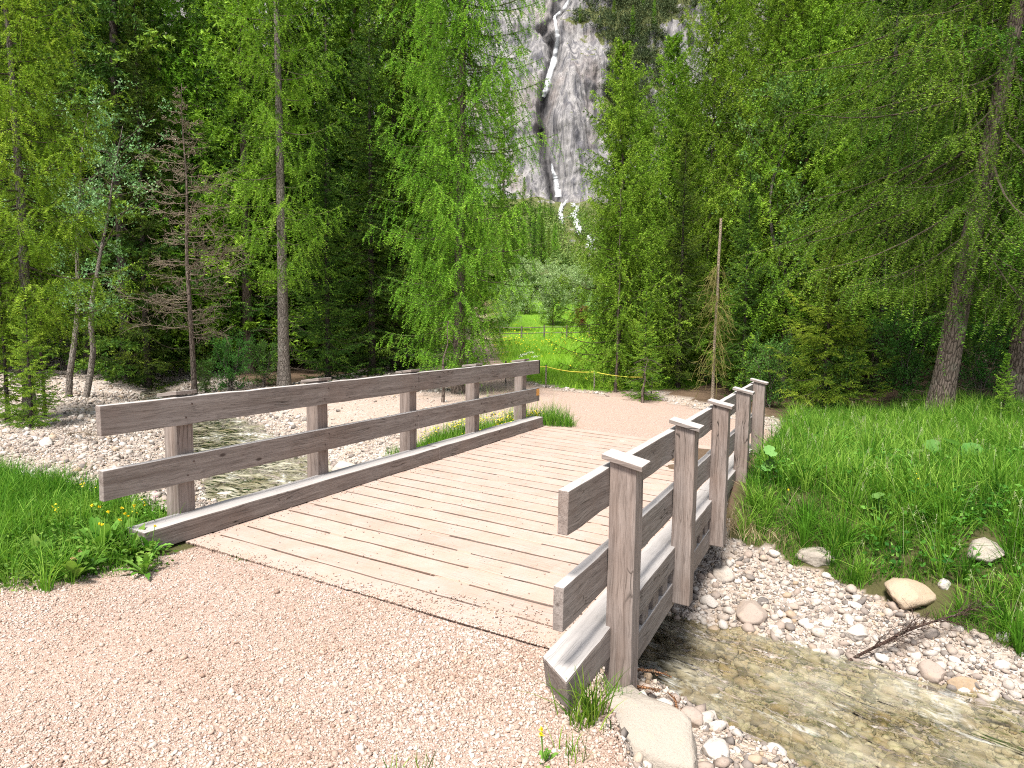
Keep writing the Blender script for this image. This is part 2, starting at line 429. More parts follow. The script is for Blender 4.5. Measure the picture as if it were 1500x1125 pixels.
def hwidth(x): return np.interp(x, [-15, -6, -2, 2, 3.4, 4.2, 5, 6, 8], [.75, .95, 1.1, .9, .58, .75, .95, 1.05, 1.25])
def gedge(x): return np.interp(x, [3.4, 4.2, 5.1, 6, 9], [1.35, 1.25, .95, .85, .8])
def near_edge(x):                                             # y of the near path plateau's edge
    return np.interp(x, [-30, -8, -3.2, -1.6, -.3, 0, 3.5, 3.58, 3.9, 4.4, 5., 7., 20], [-6, -2.4, -.75, -.45, -.45, -.5, -.5, -.95, -1.55, -2.1, -2.6, -4, -12])
def depthL(x, y): return (x-CX)*FW[0]+(y-CY)*FW[1], (x-CX)*RT[0]+(y-CY)*RT[1]
def ground(x, y, noise=True):
    x = np.asarray(x, float); y = np.asarray(y, float)
    s = stream_d(x, y); w = wlevel(x); hw = hwidth(x); far = s > 0; a = np.abs(s)
    D, L = depthL(x, y)
    wig = fbm(x*.5, y*.5, 0, 3, 5)*.25 if noise else 0
    a2 = a+wig*np.where(x > 3, .5, 1.)-np.where(far, 0, .36*sstep(2.6, 3.3, x))
    left = np.clip((1.5-x)/4, 0, 1)
    # outer level
    lf_r = -.12+.16*sstep(5, 12, y)+.12*sstep(4, 9, x)
    lf_l = np.where(x < -2, -.36, -.26)
    lf = lf_r*(1-left)+lf_l*left
    ln = -.42*left+(-.45)*(1-left)
    lev = np.where(far, lf, ln)
    bw = np.where(far, .5+left*1.6+1.7*(1-left), .5+left*1.2)
    t = np.clip((a2-hw)/bw, 0, 1)
    # bank: rises quickly to a shelf on the right, then up to the grass
    prof = np.where(far & (left < .5), .42*np.clip(t*1.5, 0, 1)**.8+.58*sstep(.5, 1, t), t**.75)
    z = np.where(a2 < hw, w-.06-.16*(1-(np.clip(a2/hw, 0, 1))**2), (w-.05)+(lev-w+.05)*prof)
    # near plateau
    e = near_edge(x)-y
    zN = np.clip(x, -2.5, 3.7)*CS-.012-.02*np.clip(-x-.5, 0, 4)
    fallw = np.interp(x, [-8, -.4, -.1, 3.5, 3.8, 5], [2., .7, .12, .12, .5, 1.])
    kN = sstep(-1, 0, e/fallw)
    z = z*(1-kN)+zN*kN
    # far end of the bridge, path level
    fe = np.interp(x, [-8, -3, -.6, -.2, 3.6, 3.9, 5], [7.5, 6.5, 6., 6.05, 6.05, 6.4, 7.5])
    kF = sstep(0, np.interp(x, [-3, -.4, 0, 3.5, 3.9], [2., .8, .25, .25, .8]), y-fe)*(1-sstep(4.2, 7, x))*sstep(-14, -3, x)
    zF = -.028+np.clip(x, -1., 3.6)*CS-.02*np.clip(y-6.4, 0, 6)
    z = z*(1-kF)+zF*kF
    # the valley floor climbs with distance
    z = z+np.interp(D, [0, 17, 24, 35, 50, 75, 100, 130, 200, 400], [0, 0, .15, .55, 1.6, 5.5, 10.5, 17, 42, 130])
    z = z+np.clip(D-22, 0, 60)*np.clip(np.abs(L+1)-7-.1*D, 0, 25)*.006
    if noise:
        soft = 1-.93*np.clip(kN+kF, 0, 1)
        z = z+soft*(fbm(x*.8, y*.8, 0, 4, 3)*.07+fbm(x*4, y*4, 0, 3, 9)*.022)+.3*fbm(x*.12, y*.12, 0, 3, 21)*sstep(25, 60, D)
        z = z+(1-soft)*fbm(x*1.7, y*1.7, 0, 3, 4)*.006
    return z
def gz(x, y): return float(ground(np.array([x]), np.array([y]))[0])


def inpoly(px, py, poly):
    px, py = np.asarray(px), np.asarray(py); c = np.zeros(px.shape, bool); n = len(poly)
    for i in range(n):
        x1, y1 = poly[i]; x2, y2 = poly[(i+1) % n]
        if y1 == y2: continue
        k = ((y1 > py) != (y2 > py)) & (px < (x2-x1)*(py-y1)/(y2-y1)+x1); c ^= k
    return c
def wpoly(pts, z=-.2):
    return [tuple(atZ(a, b, z)[:2]) for a, b in pts]
MEADOW = [tuple(atD(a, 500, d)[:2]) for a, d in ((748, 23), (730, 31), (716, 46), (712, 78), (960, 78), (1130, 50), (1120, 26), (1010, 20), (890, 18.2), (845, 18.7), (790, 20.))]
PATHF = [(-.3, 6.2), (3.5, 6.2), (3.9, 8.2), (3.3, 10.), (1.4, 12.), (-1.3, 14.2)]+[tuple(atD(a, 500, d)[:2]) for a, d in ((895, 17.4), (835, 18.3), (785, 19.5), (744, 23), (727, 31), (712, 46), (700, 62), (640, 62), (628, 44), (655, 30), (688, 24), (700, 19), (735, 16.))]+[(-1.4, 8.3)]
FLOWERB = [(-.1, 6.9), (-.75, 6.8), (-1.7, 6.2), (-2.4, 5.2), (-2.2, 4.4), (-1.4, 4.0), (-.4, 3.9), (-.1, 4.2)]
def zones(x, y):
    s = stream_d(x, y); a = np.abs(s); D, L = depthL(x, y)
    n_ = fbm(x*1.3, y*1.3, 0, 4, 31)
    nx, ny = x+n_*.22, y+fbm(x*1.3, y*1.3, 0, 4, 77)*.22
    path = ((y < near_edge(x)+.1) & (x > -3.2+(-1-y)*0) & (y < np.interp(x, [-4, -.45, .05, .3], [-2.6, -1.75, -1.15, 0])+n_*.15) & (x < 4.6)) | inpoly(nx, ny, PATHF)
    path |= (y < -3.2) & (x < 3.5)
    meadow = inpoly(nx, ny, MEADOW)
    rightb = (x > 3.6) & (s+n_*.4 > hwidth(x)+gedge(x)) & (D < 16)
    leftp = (x < .35) & (y < .1) & (y > -2.6) & ~path & (x > -6)
    flow = inpoly(nx, ny, FLOWERB)
    grass = (meadow | rightb | leftp | flow) & ~path
    # open pale gravel plain of the valley on the left and around the path
    plain = (L < 1+.11*D) & (L > -.58*D-1.5) & (D < 21+n_*1.5-.22*np.clip(-L-4, 0, 20)) | (inpoly(nx, ny, [tuple(atD(a, 500, d)[:2]) for a, d in ((350, 19), (700, 17), (700, 30), (668, 50), (600, 60), (590, 30))]))
    strip = inpoly(nx, ny, [(3.5, 6.3), (4.5, 6.6), (4.6, 9), (3.9, 11.2), (1.6, 13.2), (-1.2, 15.4), (-2.5, 16.8), (-3.4, 16.5), (-1.6, 13.6), (1.4, 11.6), (3., 9.6)])
    bank = a < hwidth(x)+1.6
    river = (plain | bank | strip | ((s < 0) & ~leftp)) & ~grass & ~path
    pf = path.astype(float); sandy = (s > 2.0+n_) & (D < 18) & (L < 1) & (L > -.46*D) & river; pf = np.where(sandy, .62, pf)
    return pf, river.astype(float), grass.astype(float), ((~path) & (~river) & (~grass)).astype(float)


def axis_(lo, hi, fine, f0, f1, grow=1.09, mx=6.):
    a = list(np.arange(f0, f1, fine)); s = fine
    while a[-1] < hi: s = min(s*grow, mx); a.append(a[-1]+s)
    s = fine
    while a[0] > lo: s = min(s*grow, mx); a.insert(0, a[0]-s)
    return np.array(a)
gx = axis_(-330, 260, .055, -6.5, 7.5); gy = axis_(-25, 330, .055, -3.4, 7.5)
X, Y = np.meshgrid(gx, gy); Z = ground(X, Y)
Vg = np.stack([X, Y, Z], -1).reshape(-1, 3)
ii = np.arange(X.size).reshape(X.shape)
Qg = np.stack([ii[:-1, :-1], ii[:-1, 1:], ii[1:, 1:], ii[1:, :-1]], -1).reshape(-1, 4)
zp, zr, zg, zf = zones(X.ravel(), Y.ravel())
g = mk('ground', Vg, Qg, M['ground'], attrs={'lawn': (inpoly(X.ravel(), Y.ravel(), MEADOW)*1.), 'path': zp, 'river': zr, 'grass': zg, 'forest': zf}, smooth=True)
tag(g, kind='structure')

# stream water
def stream_sheet():
    rows = []
    dx = np.concatenate([np.arange(-24, -3, .12), np.arange(-3, 9, .05), np.arange(9, 20, .4)])
    cy = np.interp(dx, STREAM[:, 0], STREAM[:, 1])
    # smooth centre line
    k = np.ones(21)/21; cy = np.convolve(np.pad(cy, 10, 'edge'), k, 'valid')
    w = np.linspace(-1, 1, 46)
    Xs = dx[:, None]+0*w; Ys = cy[:, None]+w*(hwidth(dx)+.75)[:, None]*1.12
    a = R_(-24); u_ = Xs*math.cos(a)+Ys*math.sin(a); v_ = -Xs*math.sin(a)+Ys*math.cos(a)
    Zs = wlevel(Xs)+.028*fbm(u_*1.2, v_*3., 0, 3, 41)+.02*fbm(u_*4, v_*7, 0, 2, 43)*(1+.8*fbm(u_*.7, v_*.9, 0, 2, 12))
    V = np.stack([Xs, Ys, Zs], -1).reshape(-1, 3); i = np.arange(Xs.size).reshape(Xs.shape)
    Q = np.stack([i[:-1, :-1], i[1:, :-1], i[1:, 1:], i[:-1, 1:]], -1).reshape(-1, 4)
    return mk('stream', V, Q, M['water'], smooth=True)
tag(stream_sheet(), kind='structure')

# ------------------------------------------------------------------ stones
def ico(sub=1):
    bm = bmesh.new(); bmesh.ops.create_icosphere(bm, subdivisions=sub, radius=1)
    V = np.array([v.co[:] for v in bm.verts]); F = np.array([[v.index for v in f.verts] for f in bm.faces]); bm.free(); return V, F
IC1, IF1 = ico(1); IC2, IF2 = ico(2); IC4, IF4 = ico(4)
CUB = np.array([(-1, -1, -1), (1, -1, -1), (1, 1, -1), (-1, 1, -1), (-1, -1, 1), (1, -1, 1), (1, 1, 1), (-1, 1, 1)], float)*.62
CUQ = np.array([(0, 3, 2, 1), (4, 5, 6, 7), (0, 1, 5, 4), (1, 2, 6, 5), (2, 3, 7, 6), (3, 0, 4, 7)])
def rotz(n, r, tilt=.5):
    a = r.uniform(0, 2*np.pi, n); b = r.normal(0, tilt, n); c = r.normal(0, tilt, n)
    ca, sa, cb, sb, cc, sc = np.cos(a), np.sin(a), np.cos(b), np.sin(b), np.cos(c), np.sin(c)
    Rz = np.zeros((n, 3, 3)); Rz[:, 0, 0] = ca; Rz[:, 0, 1] = -sa; Rz[:, 1, 0] = sa; Rz[:, 1, 1] = ca; Rz[:, 2, 2] = 1
    Rx = np.zeros((n, 3, 3)); Rx[:, 0, 0] = 1; Rx[:, 1, 1] = cb; Rx[:, 1, 2] = -sb; Rx[:, 2, 1] = sb; Rx[:, 2, 2] = cb
    Ry = np.zeros((n, 3, 3)); Ry[:, 1, 1] = 1; Ry[:, 0, 0] = cc; Ry[:, 0, 2] = sc; Ry[:, 2, 0] = -sc; Ry[:, 2, 2] = cc
    return Rz@Rx@Ry
def scatter_stones(acc, P, size, r, base='cube', flat=.65, A=None, jit=.28):
    n = len(P)
    if n == 0: return
    B, F = (CUB, CUQ) if base == 'cube' else (IC1, IF1)
    V = B[None]*(1+r.normal(0, 1, (n, len(B), 1))*jit*.6)+r.normal(0, jit*.35, (n, len(B), 3))
    V = V*np.stack([r.uniform(.8, 1.35, n), r.uniform(.65, 1.1, n), r.uniform(.45, .9, n)*flat/.65], -1)[:, None]
    V = np.einsum('nij,nkj->nki', rotz(n, r), V)*size[:, None, None]+P[:, None]
    A = r.uniform(0, 1, n) if A is None else A
    f = (np.arange(n)[:, None, None]*len(B)+F[None]).reshape(-1, F.shape[1])
    acc.add(V.reshape(-1, 3), **({'Q': f} if base == 'cube' else {'T': f}), A=np.repeat(A, len(B)))


# gravel on the path in the foreground
acc = Acc(); r = np.random.default_rng(11)
def vis(x, y, z, mgn=60):
    d = np.stack([x, y, z], -1)-CAMP; f = d@_f
    px = 750+FPX*(d@_r)/f; py = 562.5-FPX*(d@_u)/f
    return (f > .3) & (px > -mgn) & (px < 1500+mgn) & (py < 1125+mgn), f
W_ = 3.31; N = 300000
x = r.uniform(-3.6, 4.4, N); y = r.uniform(-3.5, -.5, N)
p_, rv_, g_, f_ = zones(x, y)
z = ground(x, y); vv, dd = vis(x, y, z)
coarse = fbm(x*.9, y*.9, 0, 3, 61)*.5+.5*sstep(1.4, 3.6, x+.35*(-y-1.2))
keep = (p_ > .5) & vv & (y < -.76+.05*fbm(x*4, x*0, 0, 2, 2)) & (r.uniform(0, 1, N) < .45+.6*coarse)
x, y, z, cs_ = x[keep], y[keep], z[keep], coarse[keep]
sz = (.0036+.0075*r.uniform(0, 1, len(x))**3.5)*(1+.6*np.clip(cs_, 0, 1))*.93
scatter_stones(acc, np.stack([x, y, z+sz*.22], -1), sz, r, 'cube')
N = 3600; x = r.uniform(.02, W_, N); y = -.76+.5*r.uniform(0, 1, N)**3*(.3+.7*sstep(1.2, 3.2, x)); k = r.uniform(0, 1, N) < .2+.8*sstep(1., 3.2, x); x, y = x[k], y[k]
sz = r.uniform(.003, .009, len(x)); scatter_stones(acc, np.stack([x, y, CS*x+SL*y+.002+sz*.3], -1), sz, r, 'cube')
N = 1500; x = .02+r.uniform(0, 1, N)*3.28; y = r.uniform(-.6, 6.2, N); sz = r.uniform(.003, .0075, N)
e_ = r.uniform(0, 1, N) < .5; x = np.where(e_, np.where(r.uniform(0, 1, N) < .5, .02+.12*r.uniform(0, 1, N)**2, 3.31-.12*r.uniform(0, 1, N)**2), x)
scatter_stones(acc, np.stack([x, y, CS*x+SL*y+.002+sz*.3], -1), sz, r, 'cube')
# larger chips
N = 2600; x = r.uniform(-1, 4.0, N); y = r.uniform(-3.2, -.8, N); k = (zones(x, y)[0] > .5) & (r.uniform(0, 1, N) < .15+.8*sstep(1.2, 3.6, x)); x, y = x[k], y[k]
sz = r.uniform(.009, .02, len(x)); scatter_stones(acc, np.stack([x, y, ground(x, y)+sz*.2], -1), sz, r, 'ico')
tag(acc.build('gravel', M['pinkgravel']), 'loose pinkish crushed gravel covering the path in front of the bridge', 'gravel', kind='stuff')

# cobbles of the banks and the dry river plain
acc = Acc(); r = np.random.default_rng(12)
def add_cob(x, y, sz, base, clear=None, A=None):
    z = ground(x, y); ok, dd = vis(x, y, z, 120)
    p_, rv_, g_, f_ = zones(x, y); ok &= (rv_ > .5) & ~((x > -.1) & (x < 3.7) & (y < -.3)) & ~((x > -.2) & (x < 3.5) & (y > 4.6) & (y < 6.6))
    ok &= (p_ < .3) | (r.uniform(0, 1, len(x)) < .16)
    x, y, z, sz = x[ok], y[ok], z[ok], sz[ok]*np.where(p_[ok] > .3, .6, 1.)
    scatter_stones(acc, np.stack([x, y, z+sz*.18], -1), sz, r, base)
N = 52000; x = r.uniform(2.2, 7.5, N); y = r.uniform(-3.4, 6.5, N); add_cob(x, y, .008+.02*r.uniform(0, 1, N)**2.5, 'cube')
N = 7500; x = r.uniform(2.2, 8, N); y = r.uniform(-3.4, 6.5, N); add_cob(x, y, .02+.035*r.uniform(0, 1, N)**2, 'ico')
N = 60000; x = r.uniform(-11, 0, N); y = r.uniform(-1, 12, N); add_cob(x, y, .010+.022*r.uniform(0, 1, N)**2.5, 'cube')
N = 14000; x = r.uniform(-16, 0, N); y = r.uniform(-1, 16, N); add_cob(x, y, .022+.055*r.uniform(0, 1, N)**3, 'ico')
N = 26000; x = r.uniform(-26, 4.8, N); y = r.uniform(6, 22, N); add_cob(x, y, .018+.04*r.uniform(0, 1, N)**3, 'cube')
N = 900; x = r.uniform(1.5, 9, N); y = np.interp(x, STREAM[:, 0], STREAM[:, 1])+r.normal(0, .8, N); k = (np.abs(stream_d(x, y)) < hwidth(x)+.1); x, y = x[k], y[k]; sz = r.uniform(.03, .09, len(x))
scatter_stones(acc, np.stack([x, y, ground(x, y)+sz*.1], -1), sz, r, 'ico', .5)
N = 700; x = r.uniform(-12, .5, N); y = np.interp(x, STREAM[:, 0], STREAM[:, 1])+r.normal(0, .8, N); k = (np.abs(stream_d(x, y)) < hwidth(x)+.1); x, y = x[k], y[k]; sz = r.uniform(.03, .10, len(x))
scatter_stones(acc, np.stack([x, y, ground(x, y)+sz*.1], -1), sz, r, 'ico', .5)
tag(acc.build('river_gravel', M['cobble']), 'pale limestone pebbles and gravel of the stream banks', 'gravel', kind='stuff')

def boulder(name, x, y, z, sx, sy, sz, rz, label, seed, mat='boulder', tilt=0., var=.5, group=None, sub=4, rough=1.):
    B, F = (IC4, IF4) if sub == 4 else (IC2, IF2)
    V = B.copy()
    r_ = np.random.default_rng(seed)
    for i in range(11):                                     # chip off planes for facets
        n_ = nrm(r_.normal(size=3)); d = r_.uniform(.55, .85); k = V@n_-d; V = V-np.clip(k, 0, None)[:, None]*n_*.85
    if sub == 4:
        V = V*(1+rough*(-.16*np.abs(fbm(B[:, 0]*2.2+seed, B[:, 1]*2.2, B[:, 2]*2.2, 4, seed, .6))+.06*fbm(B[:, 0]*9+seed, B[:, 1]*9, B[:, 2]*9, 4, seed, .7))[:, None])
    V = V*np.array([sx, sy, sz]); c, s = math.cos(tilt), math.sin(tilt)
    V = np.stack([V[:, 0]*c+V[:, 2]*s, V[:, 1], -V[:, 0]*s+V[:, 2]*c], -1)
    o = mk(name, V, F, M[mat], attrs={'var': np.full(len(V), var)}, smooth=sub == 4)
    o.location = (x, y, z); o.rotation_euler = (0, 0, rz)
    return tag(o, label, 'boulder' if sx > .14 else 'stone', group)
def gpix(px, py, it=30):
    """where a pixel's ray meets the ground"""
    d = ray(px, py); t = .5
    while t < 300:
        p = CAMP+d*t
        if p[2] < gz(p[0], p[1]): break
        t += .03 if t < 12 else .3
    return CAMP+d*t
def brock(px, py, w, h, label, seed, mat='boulder', var=.5, zoff=.0, rz=None, flat=1., group=None, name='boulder'):
    p = gpix(px, py); D = (p[:2]-CAMP[:2])@FW; sx = w*D/FPX/2; sz = h*D/FPX/2
    return boulder(name, p[0], p[1], p[2]+sz*.25+zoff, sx, sx*.8*flat, sz*1.05, seed*1.3 if rz is None else rz, label, seed, mat, var=var, group=group)
brock(948, 1100, 230, 130, 'large pale speckled boulder at the foot of the bridge, bottom of the photo', 3, zoff=.0, rz=-.45)
brock(1045, 1105, 60, 45, 'rounded whitish boulder at the water edge right of the largest boulder', 4, 'cobble', .75)
brock(1010, 1060, 50, 40, 'small pinkish rock between the largest boulder and the stream', 5, 'cobble', .4)
brock(1100, 902, 62, 40, 'smooth pinkish flat boulder on the pebble bank beyond the water', 6, 'cobble', .38)
brock(1040, 886, 34, 22, 'round pale stone half way up the pebble bank beside the bridge', 7, 'cobble', .75)
brock(1117, 886, 24, 18, 'dark grey round stone behind the smooth pinkish flat boulder', 8, 'cobble', .03)
brock(1060, 845, 40, 26, 'pale rounded boulder close under the bridge rail', 9, 'cobble', .6)
brock(1195, 818, 60, 36, 'blocky pale boulder at the foot of the grassy bank', 10, 'boulder', zoff=-.04)
brock(1330, 872, 112, 50, 'wide flat tan rock slab at the edge of the tall grass', 112, 'slab', .5, flat=.8, zoff=-.03)
brock(1445, 800, 84, 40, 'weathered whitish boulder lying in the grass at the right', 13, 'boulder', zoff=-.085)
brock(1365, 992, 44, 40, 'grey blocky stone at the water edge under the fallen branch', 14, 'cobble', .35)
brock(1412, 1005, 50, 26, 'ochre damp stone half in the water beside the grey blocky stone', 15, 'cobble', 1.)
brock(1468, 935, 26, 22, 'white angular stone on the bank near the thick end of the fallen branch', 16, 'cobble', .82)
brock(1382, 860, 22, 20, 'white stone against the grass above the flat tan slab', 17, 'cobble', .82)
brock(1255, 930, 48, 26, 'light grey wedge shaped stone in the middle of the pebble bank', 18, 'cobble', .7)
brock(35, 700, 44, 20, 'white flat stone on the gravel plain at the left edge', 19, 'cobble', .8)
brock(330, 733, 40, 22, 'pale rounded boulder in the gravel behind the first post', 20, 'cobble', .65)
brock(68, 652, 30, 18, 'white stone lying below the left larch', 21, 'cobble', .8)
brock(508, 690, 46, 26, 'pale boulder beside the water behind the railing', 22, 'cobble', .65)
brock(460, 668, 30, 18, 'bluish stone at the water behind the second post of the railing', 23, 'cobble', .2)
brock(385, 650, 30, 18, 'yellowish boulder in the stream bed behind the upper rail', 24, 'cobble', .98)
# the most visible cobbles, one object each
r = np.random.default_rng(13); prot = []
for i in range(9):
    o = boulder('cobble', 0, 0, 0, .05, .04, .032, 0, 'x', 100+i, 'cobble', var=[.35, .5, .6, .75, .8, .65, .42, .98, .1][i], sub=2); prot.append(o)
used = set(); cnt = 0
regions = [(2.9, 7.2, -2.4, 4.6, 130, 'pale limestone cobble lying on the pebble bank below the grassy slope', 'cobbles on the right bank'),
           (-9, -.5, -.4, 8, 120, 'pale limestone cobble lying on the gravel plain behind the left railing', 'cobbles on the gravel plain')]
for (x0, x1, y0, y1, nn, lab, grp) in regions:
    c = 0; tries = 0
    while c < nn and tries < 6000:
        tries += 1
        x, y = r.uniform(x0, x1), r.uniform(y0, y1); a_ = np.array([x]), np.array([y])
        if zones(*a_)[1][0] < .5 or (-.3 < x < 3.75 and -1.2 < y < 6.6): continue
        if abs(stream_d(*a_)[0]) < hwidth(x)-.1 and r.uniform() < .75: continue
        z = gz(x, y); ok, _ = vis(np.array([x]), np.array([y]), np.array([z]), 0)
        if not ok[0]: continue
        i = int(r.integers(0, 9))
        o = prot[i] if i not in used else prot[i].copy()
        if i in used: COL.objects.link(o)
        used.add(i)
        s = float(r.uniform(.55, 1.7)); o.location = (x, y, z+.008*s); o.rotation_euler = (r.normal(0, .2), r.normal(0, .2), r.uniform(0, 6.3)); o.scale = (s, s, s)
        tag(o, lab, 'stone', grp); c += 1

# ------------------------------------------------------------------ bridge
W = 3.334; WC = .21; DR = .12; TT = .056; PW = .155; HC = .172
bridge = tag(empty('wooden_footbridge', (W/2, 2.8, -.3)), 'weathered grey wooden footbridge with dusty plank deck and two post-and-rail railings over the stream', 'bridge')
bridge_inv = Matrix.Translation((-W/2, -2.8, .3))
def sh(V): V = np.array(V, float); V[:, 2] += CS*np.clip(V[:, 0], -1, W+1)+SL*V[:, 1]; return V
def beam(name, x0, x1, y0, y1, z0, z1, mat, parent, bev=.006, cuts=0, axis=1, seed=0, wob=.0015, rot=None, fn=None, build=True):
    bm = bmesh.new(); bmesh.ops.create_cube(bm, size=1)
    c = np.array([(x0+x1)/2, (y0+y1)/2, (z0+z1)/2]); s = np.array([x1-x0, y1-y0, z1-z0])
    for v in bm.verts: v.co = Vector(np.array(v.co)*s)
    bmesh.ops.bevel(bm, geom=bm.edges[:], offset=bev, segments=2, affect='EDGES', profile=.6)
    if cuts:
        L = s[axis]
        for i in range(1, cuts):
            co = [0, 0, 0]; co[axis] = -L/2+L*i/cuts; no = [0, 0, 0]; no[axis] = 1
            bmesh.ops.bisect_plane(bm, geom=bm.verts[:]+bm.edges[:]+bm.faces[:], plane_co=co, plane_no=no)
    if rot is not None: bmesh.ops.rotate(bm, verts=bm.verts, matrix=rot, cent=(0, 0, 0))
    V = np.array([v.co[:] for v in bm.verts])+c
    if wob: V = V+wob*np.stack([fbm(V[:, 0]*5+seed, V[:, 1]*5, V[:, 2]*5+k*9, 2, seed+k) for k in range(3)], -1)*2
    if fn: V = fn(V)
    F3 = [[v.index for v in f.verts] for f in bm.faces]; bm.free()
    return sh(V), F3
def put(name, parts, mat, parent):
    me = bpy.data.meshes.new(name); V = []; F = []; n = 0
    for v, f in parts:
        V += [tuple(x) for x in v]; F += [[i+n for i in q] for q in f]; n += len(v)
    me.from_pydata(V, [], F); me.materials.append(mat)
    o = bpy.data.objects.new(name, me); COL.objects.link(o); o.parent = parent
    par = Matrix.Identity(4); p = parent; loc = Vector((0, 0, 0))
    while p is not None: loc += p.location; p = p.parent
    o.location = -loc if parent is not None else (0, 0, 0)
    return o
# children keep world-space mesh data (object coords = world) : location cancels the root offset
def bput(name, parts, mat, parent=None):
    o = put(name, parts, mat, parent or bridge); return o
VEND, RL = 6.46, -1.32
r = random.Random(5)
# deck planks
pl = []; ys = []; y = -.745; pitch = .274
fills = []
k = 0
while y < 6.38:
    y1 = y+pitch-.024
    pl.append(beam('p', -.02, W+.13, y, y1, -.06, r.uniform(-.002, .002), None, None, bev=.007, cuts=14, axis=0, seed=k, wob=.0025))
    # sand packed into stretches of the joint
    x = 0.; on = 0
    while x < W:
        L = r.uniform(.10, .32) if not on else r.uniform(.7, 2.6)
        if x == 0.: L = r.uniform(.02, .1)
        if not on: fills.append((x, min(W, x+L), y1-.003, y1+.027))
        x += L; on = not on
    y += pitch; k += 1
bput('deck', pl, M['deck'])
fp = []
for a, b, c_, d in fills:
    fp.append(beam('s', a, b, c_, d, -.04, -.003, None, None, bev=.003, cuts=max(2, int((b-a)/.08)), axis=0, seed=int(a*100), wob=.003))
n = NT('packed_sand'); co = n.coord()
sandm = n.fin(n.pbsdf(n.mix(n.noise(co, 40., 5, .7), (.31, .215, .165), (.46, .36, .29)), .95, n.bump(n.noise(co, 120., 3), .5, .01)))
bput('joint_sand', fp, sandm)['kind'] = 'stuff'
# curbs: each in two lengths
def angled(V):   # worn, skewed near end of the right curb
    V = V.copy(); m_ = V[:, 1] < -1.1
    t = np.clip((V[:, 0]-W)/WC, 0, 1); V[m_, 1] += (.10-.18*t[m_])*np.clip((-1.1-V[m_, 1])/.15, 0, 1)
    low = m_ & (V[:, 2] < .05); V[low, 1] += .05
    return V
bput('curb', [beam('c', -WC, 0, -1.10, 3.02, .002, HC, None, None, bev=.011, cuts=22, seed=1, wob=.003)], M['wood_y'])
bput('curb', [beam('c', -WC, 0, 3.024, 6.37, .002, HC+.003, None, None, bev=.011, cuts=18, seed=2, wob=.003)], M['wood_y'])
bput('curb', [beam('c', W, W+WC, -1.26, 3.02, -.015, HC, None, None, bev=.013, cuts=40, seed=3, wob=.004, fn=angled)], M['wood_y'])
bput('curb', [beam('c', W, W+WC, 3.024, 6.37, .002, HC+.002, None, None, bev=.011, cuts=18, seed=4, wob=.003)], M['wood_y'])
# sleeper blocks and side beams under the curbs
for sx in (-WC+.015, W+.012):
    bl = []; y = -.72
    while y < 6.3:
        bput('sleeper_block', [beam('b', sx+.0, sx+WC-.03, y, y+.155, -.135, .001, None, None, bev=.006, seed=int(y*10)+50)], M['wood_x']); y += .285
    bput('side_beam', [beam('sb', sx-.002, sx+WC-.022, -.74, 6.34, -.34, -.137, None, None, bev=.01, cuts=26, seed=31, wob=.003)], M['wood_y'])
for bx in (.45, 1.3, 2.1, 2.85):
    bput('bearer', [beam('sb', bx, bx+.2, -.70, 6.32, -.36, -.062, None, None, bev=.01, cuts=8, seed=35)], M['wood_y'])
bput('abutment_sill', [beam('ab', -.3, W+.3, -.95, -.745, -.75, -.345, None, None, bev=.02, cuts=8, axis=0, seed=36)], M['wood_x'])
bput('abutment_sill', [beam('ab', -.3, W+.3, 6.35, 6.6, -.9, -.36, None, None, bev=.02, cuts=8, axis=0, seed=37)], M['wood_x'])
# posts with sloping caps
SP = 1.6368; HT = 1.16
for side in (0, 1):
    v0 = -.588 if side == 0 else -.5576
    for i in range(5):
        yc = v0+i*SP
        if side: x0 = W+DR+TT; x1 = x0+PW+.005
        else: x1 = -DR-TT; x0 = x1-PW
        def slope(V, x0=x0, x1=x1, side=side):
            V = V.copy(); t = (V[:, 0]-x0) if side else (x1-V[:, 0]); m_ = V[:, 2] > 1.; V[m_, 2] -= .18*t[m_]; return V
        zb = -.50 if side and i == 0 else (-.30-.0*i if side else -.34)
        p = bput('post', [beam('post', x0, x1, yc-PW/2, yc+PW/2, zb, HT, None, None, bev=.008, cuts=14, axis=2, seed=60+i+side*9, wob=.002, fn=slope)], M['wood_z'])
        cx = (x0+x1)/2; cw = .125
        def slope2(V, x0=x0, x1=x1, side=side):
            V = V.copy(); t = (V[:, 0]-x0) if side else (x1-V[:, 0]); V[:, 2] -= .18*t; return V
        bput('post_cap', [beam('cap', cx-cw, cx+cw-.01, yc-.098, yc+.098, HT+.002, HT+.032, None, None, bev=.004, cuts=6, axis=0, seed=80+i+side*9, fn=slope2)], M['wood_x'], p)
